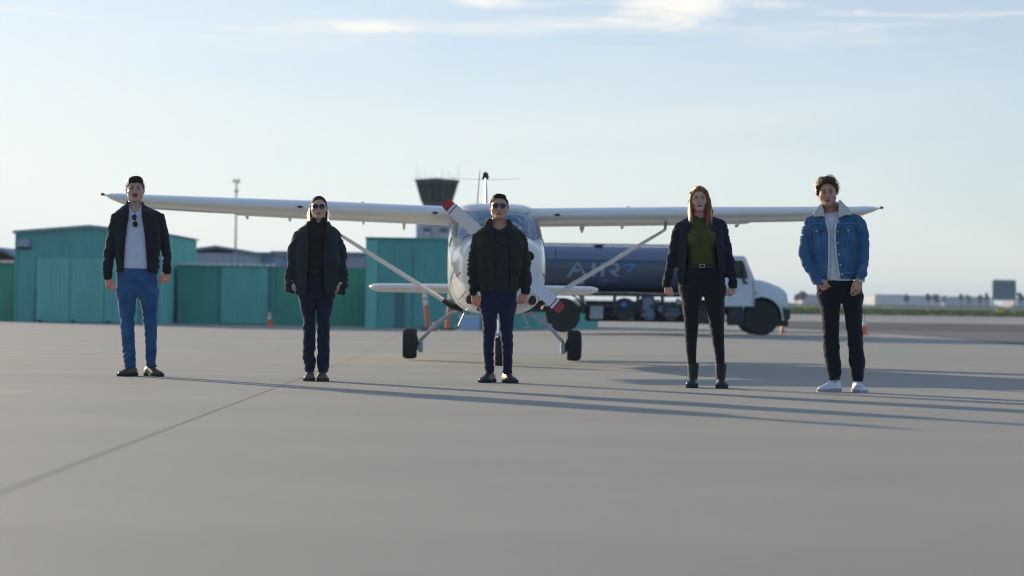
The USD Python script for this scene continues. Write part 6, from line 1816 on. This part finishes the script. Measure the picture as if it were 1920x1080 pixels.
P.body(M["skin_b"], nk, sh, el, wr, hp_, kn, ak, chest_keys(P, T4[:4] + [(470, 1283, 1346, 0, .100), (490, 1287, 1346, 0, .095), (520, 1280, 1352, 0, .095)], -.038), [dict(d=(.12, -.1, -1), size=.90, curl=(40, 52, 36), **HL), dict(d=(-.02, -.1, -1), size=.90, curl=(50, 66, 40), **HR)], fem=1.0, neck_r=.049, face=dict(jaw=.94, nose=.9, cheek=1.04), sleeves=(arm_keys(P, SL), arm_keys(P, SR)))
P.face_parts(M["hair_brown"], .95, lip=1.05, smile=.004)
def hair4(x, y, z):
    cap = s_ell((.0, .018, .142), (.0835, .1005, .0925))[0](x, y, z)
    part_x = -.012
    zl = np.interp(y, [-.13, -.09, -.06, -.035, -.01, .05, .12], [.202, .192, .165, .12, .06, .0, .0]) + 0 * x
    zl = zl - 1.3 * np.maximum(np.abs(x - part_x) - .030, 0) * np.clip((-.03 - y) / .03, 0, 1)
    d = np.maximum(cap, zl - z)
    def lock(pts):
        dd = 1.0
        for (a, ra), (b, rb) in zip(pts[:-1], pts[1:]):
            dd = smin(dd, s_cap(a, b, ra, rb, 1.35)[0](x, y, z), .012) if not np.isscalar(dd) else s_cap(a, b, ra, rb, 1.35)[0](x, y, z)
        return dd
    left = lock([((-.066, -.012, .165), .020), ((-.080, -.010, .09), .021), ((-.083, -.015, .0), .020), ((-.075, -.050, -.075), .016), ((-.066, -.072, -.135), .007)])
    right = lock([((.058, -.035, .175), .020), ((.078, -.030, .10), .025), ((.082, -.035, .01), .027), ((.075, -.070, -.07), .024), ((.060, -.095, -.135), .012)])
    right2 = lock([((.083, -.0, .10), .022), ((.100, .0, .0), .022), ((.108, -.02, -.085), .012)])
    back = s_loft([(-.13, -.085, .09, .075, .022), (-.06, -.092, .098, .075, .032), (.03, -.085, .09, .065, .04), (.12, -.08, .082, .05, .05)])[0](x, y, z)
    return smin(smin(smin(d, left, .015), smin(right, right2, .012), .015), back, .02)
P.hair(M["hair_auburn"], hair4, lo=(-.15, -.18, -.20), amp=.006, seed=9, f1=(55, 40, 9))
rg = np.random.default_rng(15)
ln = []
for i in range(1500):
    sx = -1 if rg.uniform() < .5 else 1
    ph = rg.uniform(0, 1)
    top = np.array([-.012 + sx * rg.uniform(.0, .075), rg.uniform(-.05, .09), 0])
    top[2] = .142 + .094 * math.sqrt(max(0.02, 1 - (top[0] / .086) ** 2 - ((top[1] - .018) / .104) ** 2))
    midp = np.array([sx * (rg.uniform(.086, .104) if sx < 0 else rg.uniform(.09, .115)), np.interp(ph, [0, 1], [-.045, .08]), rg.uniform(.05, .10)])
    end = np.array([sx * rg.uniform(.060, .100) + (.012 if sx > 0 else 0), np.interp(ph, [0, 1], [-.105 if sx > 0 else -.085, .09]), rg.uniform(-.16, -.09)])
    t = np.linspace(0, 1, 12)[:, None]
    q = (1 - t) ** 2 * top + 2 * t * (1 - t) * (midp * 1.0 + [sx * .012, 0, .03]) + t ** 2 * end
    q[:, 0] += .003 * np.sin(11 * t[:, 0] + rg.uniform(0, 6)) * t[:, 0]
    ln.append(np.array([P.hp(p) for p in q]))
strands("loose_hair", ln, .0014, M["strand_auburn"], P.root)
def bust(F):
    for sx in (-1, 1):
        c = P.xz(1315 + sx * 14, 448)
        F.add(s_ell((c[0], -.078, c[1]), (.062, .055, .065)), .04)
shirt(P, M["knit_olive"], T4[:4], -.020, [(470, 1283, 1346, 0, .105), (490, 1286, 1347, 0, .10), (501, 1284.5, 1348, 0, .102)], [(1303, 396), (1324, 396), (1321, 406), (1314, 410), (1307, 406)], extra=bust, amp=.004, seed=19, name="top")
v, jk, KK = jacket(P, M["jk_navy"], T4, SL, SR, OP, [(406, 1293, 1335, .02, .08), (413, 1288, 1341, .012, .085), (419, 1284, 1346, .01, .09)], seed=4, neck=nk, amp=.009, hem_cut=lambda x, y, z: (P.xz(1316, 529)[1] + .17 * x) - z + 0 * y)
cuff_ring(P, [(529, 1242.5, 1260), (541, 1243, 1258.5)], M["jk_rib"]); cuff_ring(P, [(532, 1365, 1382), (543, 1366, 1381)], M["jk_rib"])
part("zip", edge_line(P, OP, v, 0), M["zip"], jk); part("zip", edge_line(P, OP, v, 1), M["zip"], jk)
trousers(P, M["jeans_black"], [(497, 1284, 1349, .0, .10), (515, 1277, 1356, .005, .11), (530, 1272.5, 1360, .015, .118), (548, 1274.3, 1360, .02, .118)],
         [(540, 1273.5, 1317), (563, 1277, 1316.5), (583, 1279.5, 1313.5), (610, 1283, 1310.5), (641, 1284.5, 1307.5), (665, 1287, 1306.5), (690, 1289.5, 1306)],
         [(540, 1318, 1360), (563, 1320.5, 1359.2), (579, 1323.6, 1358.8), (618, 1330.6, 1358.2), (649, 1336.2, 1358.6), (670, 1340, 1359), (690, 1342, 1359)], seed=25, amp=.0035, lowamp=.5)
I2 = P.keys([(498.3, 1284, 1349, .0, .1), (505, 1281, 1352, .002, .104)])
bl = part("belt", loft([np.stack([(a + b) / 2 + ((b - a) / 2 + .005) * np.cos(t_ := np.linspace(0, 2 * np.pi, 41)[:-1]), c + (hh + .006) * np.sin(t_), np.full(40, z)], 1) for z, a, b, c, hh in sorted(I2)]), M["sole_dark"], P.root)
bx0, bz0 = P.xz(1312, 505); bx1, bz1 = P.xz(1321.5, 497.8)
yb_ = -.122
part("buckle", MB().box(bx0, bx1, yb_, yb_ + .012, bz0, bz0 + .005).box(bx0, bx1, yb_, yb_ + .012, bz1 - .005, bz1).box(bx0, bx0 + .005, yb_, yb_ + .012, bz0 + .005, bz1 - .005).box(bx1 - .005, bx1, yb_, yb_ + .012, bz0 + .005, bz1 - .005), M["metal_button"], bl)
shoe(P, (P.xz(1299.5, 690)[0], .03), -6, M["boot_black"], M["sole_dark"], L=.26, wd=1.0, shaft=.215, sole_h=.034, toe_h=.058); shoe(P, (P.xz(1351.5, 690)[0], .03), 5, M["boot_black"], M["sole_dark"], L=.26, wd=1.0, shaft=.215, sole_h=.034, toe_h=.058)
P4 = P

# -- fifth: man in denim jacket ------------------------------------------------------------------------
M["denim"] = cloth("denim", (0.050, 0.138, 0.265), nscale=9, color2=(0.028, 0.088, 0.19))
M["denim_seam"] = cloth("denim_seam", (0.15, 0.24, 0.38))
M["sherpa"] = cloth("sherpa", (0.52, 0.52, 0.50), var=.1, nscale=60, bump=.9, bscale=160)
M["tee_white"] = cloth("tee_white", (0.62, 0.64, 0.70), var=.04)
M["trouser_black"] = cloth("trouser_black", (0.008, 0.008, 0.013), var=.2)
M["sneaker"] = mat("sneaker", (0.62, 0.66, 0.72), .5, var=.06, nscale=20)
M["sneaker_sole"] = mat("sneaker_sole", (0.30, 0.31, 0.34), .6)
P = Person(1580, 736, "man in blue denim jacket with pale fleece collar and white shoes, rightmost of the five")
T5 = [(398, 1541, 1576, .01, .07), (404, 1528, 1597, .01, .088), (413, 1519, 1609, .005, .108), (435, 1518, 1611, 0, .125), (460, 1519.5, 1609.5, 0, .126), (490, 1524, 1607, 0, .124), (515, 1531, 1605, 0, .122), (525, 1538, 1603.5, 0, .12)]
SL = [(408, 1513.5, 1531), (418, 1509, 1529), (435, 1505, 1524), (451, 1501.8, 1521), (477, 1497.8, 1520.5), (492, 1502, 1525), (507, 1509.7, 1533.5), (520, 1517, 1541), (531, 1523, 1545.5), (536.5, 1526, 1546)]
SR = [(408, 1601, 1615), (419, 1603, 1622.5), (435, 1606, 1626.5), (451, 1608, 1629.3), (483, 1607.5, 1630), (500, 1605.5, 1628), (515, 1604, 1625), (529, 1604, 1620)]
OP = [(383, 1541, 1574), (397, 1543, 1575), (412, 1548, 1572.5), (425, 1551, 1569), (439, 1554.5, 1567), (479, 1554.7, 1569), (525, 1553.5, 1576)]
nk = np.array([P.xz(1558, 398)[0], .01, P.xz(1558, 398)[1]])
P.head_frame((1554.5, 387), 1.0, rotm(8, -6, 0), -.035)
sh = lims(P, [(1525, 421), (1603, 419)], (.01, .01)); el = lims(P, [(1509, 478), (1619, 478)], (.0, .02)); wr = [np.array([P.xz(1536, 530)[0], -.11, P.xz(1536, 530)[1]]), np.array([P.xz(1611, 526)[0], -.095, P.xz(1611, 526)[1]])]
hp_ = lims(P, [(1556, 555), (1597, 555)], (.015, .015)); kn = lims(P, [(1559, 640), (1603, 640)], (0, 0)); ak = lims(P, [(1564, 710), (1606, 712)], (.035, .035))
P.body(M["skin_c"], nk, sh, el, wr, hp_, kn, ak, chest_keys(P, T5, -.030), [dict(d=(.72, .22, -.62), size=.95, curl=(8, 10, 8), n=(.2, 1, .3), w=(.6, -.2, .7)), dict(d=(-.16, -.42, -1), size=1.04, curl=(20, 28, 22), **HR)], neck_r=.057, splay=(-34, 14), face=dict(jaw=.98), sleeves=(arm_keys(P, SL, -.105, -.035), arm_keys(P, SR, -.09, .0)))
P.face_parts(M["hair_brown"], 1.1, smile=.005)
def hair5(x, y, z):
    cap = s_ell((0, .018, .142), (.0855, .102, .0935))[0](x, y, z)
    zl = np.interp(y, [-.13, -.085, -.058, -.035, -.01, .03, .06, .11], [.212, .208, .196, .165, .112, .075, .03, .01]) - 1.15 * np.maximum(np.abs(x - .006) - .026, 0) * np.clip((-.02 - y) / .03, 0, 1)
    d = np.maximum(cap, zl - z)
    top = s_ell((.005, -.012, .212), (.074, .090, .034), rotm(-4, 3, 0))[0](x, y, z)
    d = smin(d, np.maximum(top, .205 - .9 * np.maximum(np.abs(x - .006) - .02, 0) - z), .02)
    sweep = s_cap((.005, -.076, .222), (-.079, -.036, .160), .015, .014)[0](x, y, z)
    sweep2 = s_cap((.012, -.076, .220), (.077, -.036, .165), .014, .012)[0](x, y, z)
    side = s_cap((-.080, -.03, .165), (-.083, -.012, .10), .015, .010)[0](x, y, z)
    side2 = s_cap((.080, -.02, .165), (.084, .0, .105), .013, .009)[0](x, y, z)
    return smin(smin(smin(d, sweep, .015), sweep2, .015), np.minimum(side, side2), .012)
P.hair(M["hair_brown"], hair5, amp=.006, seed=3, f1=(60, 60, 16))
scalp(P, 900, (.0865, .103, .103), .052, lambda a: a[2] > (.218 - 1.1 * max(abs(a[0] - .006) - .02, 0) if a[1] < -.055 else .16 if a[1] < -.03 else .10), lambda a: (math.copysign(1.0, a[0] + .01), .25, -.5 if abs(a[0]) > .05 else .1), 43, .0017, M["strand_brown"], lift=.016, c=(0, .018, .142))
shirt(P, M["tee_white"], T5, -.020, [(531, 1543, 1604, 0, .118), (538, 1546, 1603, 0, .118)], [(1541, 372), (1575, 372), (1573, 392), (1566, 398.5), (1558, 400.5), (1550, 398.5), (1544, 392)], seed=27)
def breast(F):
    pass
v, jk, KK = jacket(P, M["denim"], T5, SL, SR, OP, None, seed=6, neck=nk, amp=.009, ends=(-.105, -.09), mids=(-.035, .0))
# fleece collar: a rolled band round the neck with two pointed flaps
Fc = Field((nk[0] - .30, -.20, nk[2] - .16), (nk[0] + .30, .16, nk[2] + .16), .005)
Fc.add(s_loft(P.keys([(378.5, 1544, 1574.5, .035, .062), (386, 1540.5, 1577, .028, .075), (394, 1537, 1581, .022, .083), (401, 1533, 1588, .015, .088)]), 2.1))
Fc.add(s_poly(P.poly([(1541, 386), (1545, 396), (1548.5, 409), (1541, 407.5), (1529, 408.5), (1527.5, 404), (1536, 391)]), -.115, -.02, .004), .012)
Fc.add(s_poly(P.poly([(1575, 378.5), (1580, 384), (1590, 394), (1597, 403), (1596, 406), (1584, 406), (1574, 411), (1571, 404), (1573, 392)]), -.115, -.02, .004), .012)
Fc.add(s_cap(nk + np.array([0, .01, -.05]), nk + np.array([0, 0.0, .2]), .066, .072), .004, sub=True)
Fc.add(s_poly(P.poly([(1542, 370), (1574, 370), (1572, 404), (1569, 412), (1566, 425), (1556, 425), (1551, 413), (1547, 406)]), -.3, .03, .001), .003, sub=True)
pin = lambda x, y, z: 0
vc, fc = P.emit("fleece_collar", Fc, M["sherpa"], disp=lambda v_: .006 * (meshkit.fbm(v_ * 70, 3, 2) - .5), parent=jk)
# lining visible along the opening, buttons, pockets, seams
M["sherpa_edge"] = M["sherpa"]
part("lining_edge", edge_line(P, OP, v, 0, .009, -.003, z_hi=P.xz(1555, 414)[1]), M["sherpa"], jk)
part("lining_edge", edge_line(P, OP, v, 1, .009, -.003, z_hi=P.xz(1570, 414)[1]), M["sherpa"], jk)
def strip(pts, wpx, nm="seam", m_="denim_seam", th=.003):
    a = np.array(pts, float)
    d_ = np.gradient(a, axis=0); d_ /= np.linalg.norm(d_, axis=1, keepdims=True)
    nrm = np.stack([-d_[:, 1], d_[:, 0]], 1) * wpx / 2
    part(nm, decal(P.poly([tuple(q) for q in a + nrm] + [tuple(q) for q in (a - nrm)[::-1]]), v, th), M[m_], jk, smooth=False)
strip([(1518, 423), (1548, 421.5)], .9); strip([(1572, 421.5), (1611, 423)], .9)
strip([(1534, 430), (1545, 520)], .8); strip([(1592, 430), (1584, 519)], .8)
strip([(1537, 514), (1553, 515.5)], .8); strip([(1577, 515), (1604, 513)], .8)
strip([(1518, 412), (1520, 440), (1521, 470)], .8); strip([(1609, 412), (1608, 440), (1607, 470)], .8)
for pts in ([(1522, 427), (1543, 427), (1543, 435), (1532.5, 440), (1522, 435)], [(1580, 425.5), (1601, 425.5), (1601, 433.5), (1590.5, 438.5), (1580, 433.5)]):
    fl = part("pocket_flap", decal(P.poly(pts), v, .006, lift=.003), M["denim"], jk)
    cx, cy = pts[3][0], pts[3][1] - 3.2
    x_, z_ = P.xz(cx, cy); y_ = front_of(v, x_, z_)[0]
    part("button", lathe([(.001, -.014), (.0085, -.013), (.0095, -.010), (.008, -.002)], 14, "y", (x_, y_, z_)), M["metal_button"], fl)
for py in (420, 438, 459, 480, 500, 517):
    px = np.interp(py, [412, 439, 479, 525], [1575, 1571, 1573, 1580])
    x_, z_ = P.xz(px, py); y_ = front_of(v, x_, z_)[0]
    part("button", lathe([(.001, -.010), (.0085, -.009), (.0095, -.006), (.008, .002)], 14, "y", (x_, y_, z_)), M["metal_button"], jk)
cuff_ring(P, [(527, 1604, 1621), (532, 1605, 1619.5)], M["sherpa"], "cuff_lining", y=-.09)
trousers(P, M["trouser_black"], [(528, 1531.5, 1611, .01, .12), (545, 1531.8, 1617, .015, .122), (562, 1535, 1617, .015, .12)],
         [(555, 1533, 1577), (575, 1537, 1576.3), (606, 1541.3, 1574.5), (640, 1543, 1574.8), (665, 1544.5, 1576), (690, 1549.5, 1577), (704, 1552, 1577), (716, 1553, 1575.5)],
         [(555, 1577.5, 1617), (575, 1580, 1617), (606, 1585, 1617.3), (650, 1589, 1619), (685, 1591.5, 1622), (700, 1594, 1621), (717, 1596, 1617)], seed=35, amp=.007)
shoe(P, (P.xz(1563, 720)[0], .035), -34, M["sneaker"], M["sneaker_sole"], L=.29, shaft=.10); shoe(P, (P.xz(1607, 720)[0], .035), 14, M["sneaker"], M["sneaker_sole"], L=.29, shaft=.10)
P5 = P

# ------------------------------------------------------------------ thin haze over the airfield
haze_mat = usdkit.material(stage, "/World/Looks/haze", {"v": ("principled_volume", {"color": (0.62, 0.80, 1.0), "density": 0.00023, "anisotropy": 0.15})}, [], volume="v.volume")
hz = part("haze", MB().box(-3100, 3100, -320, 3100, -1.9, 24.0), haze_mat, smooth=False, kind="stuff", label="thin pale haze over the airfield")
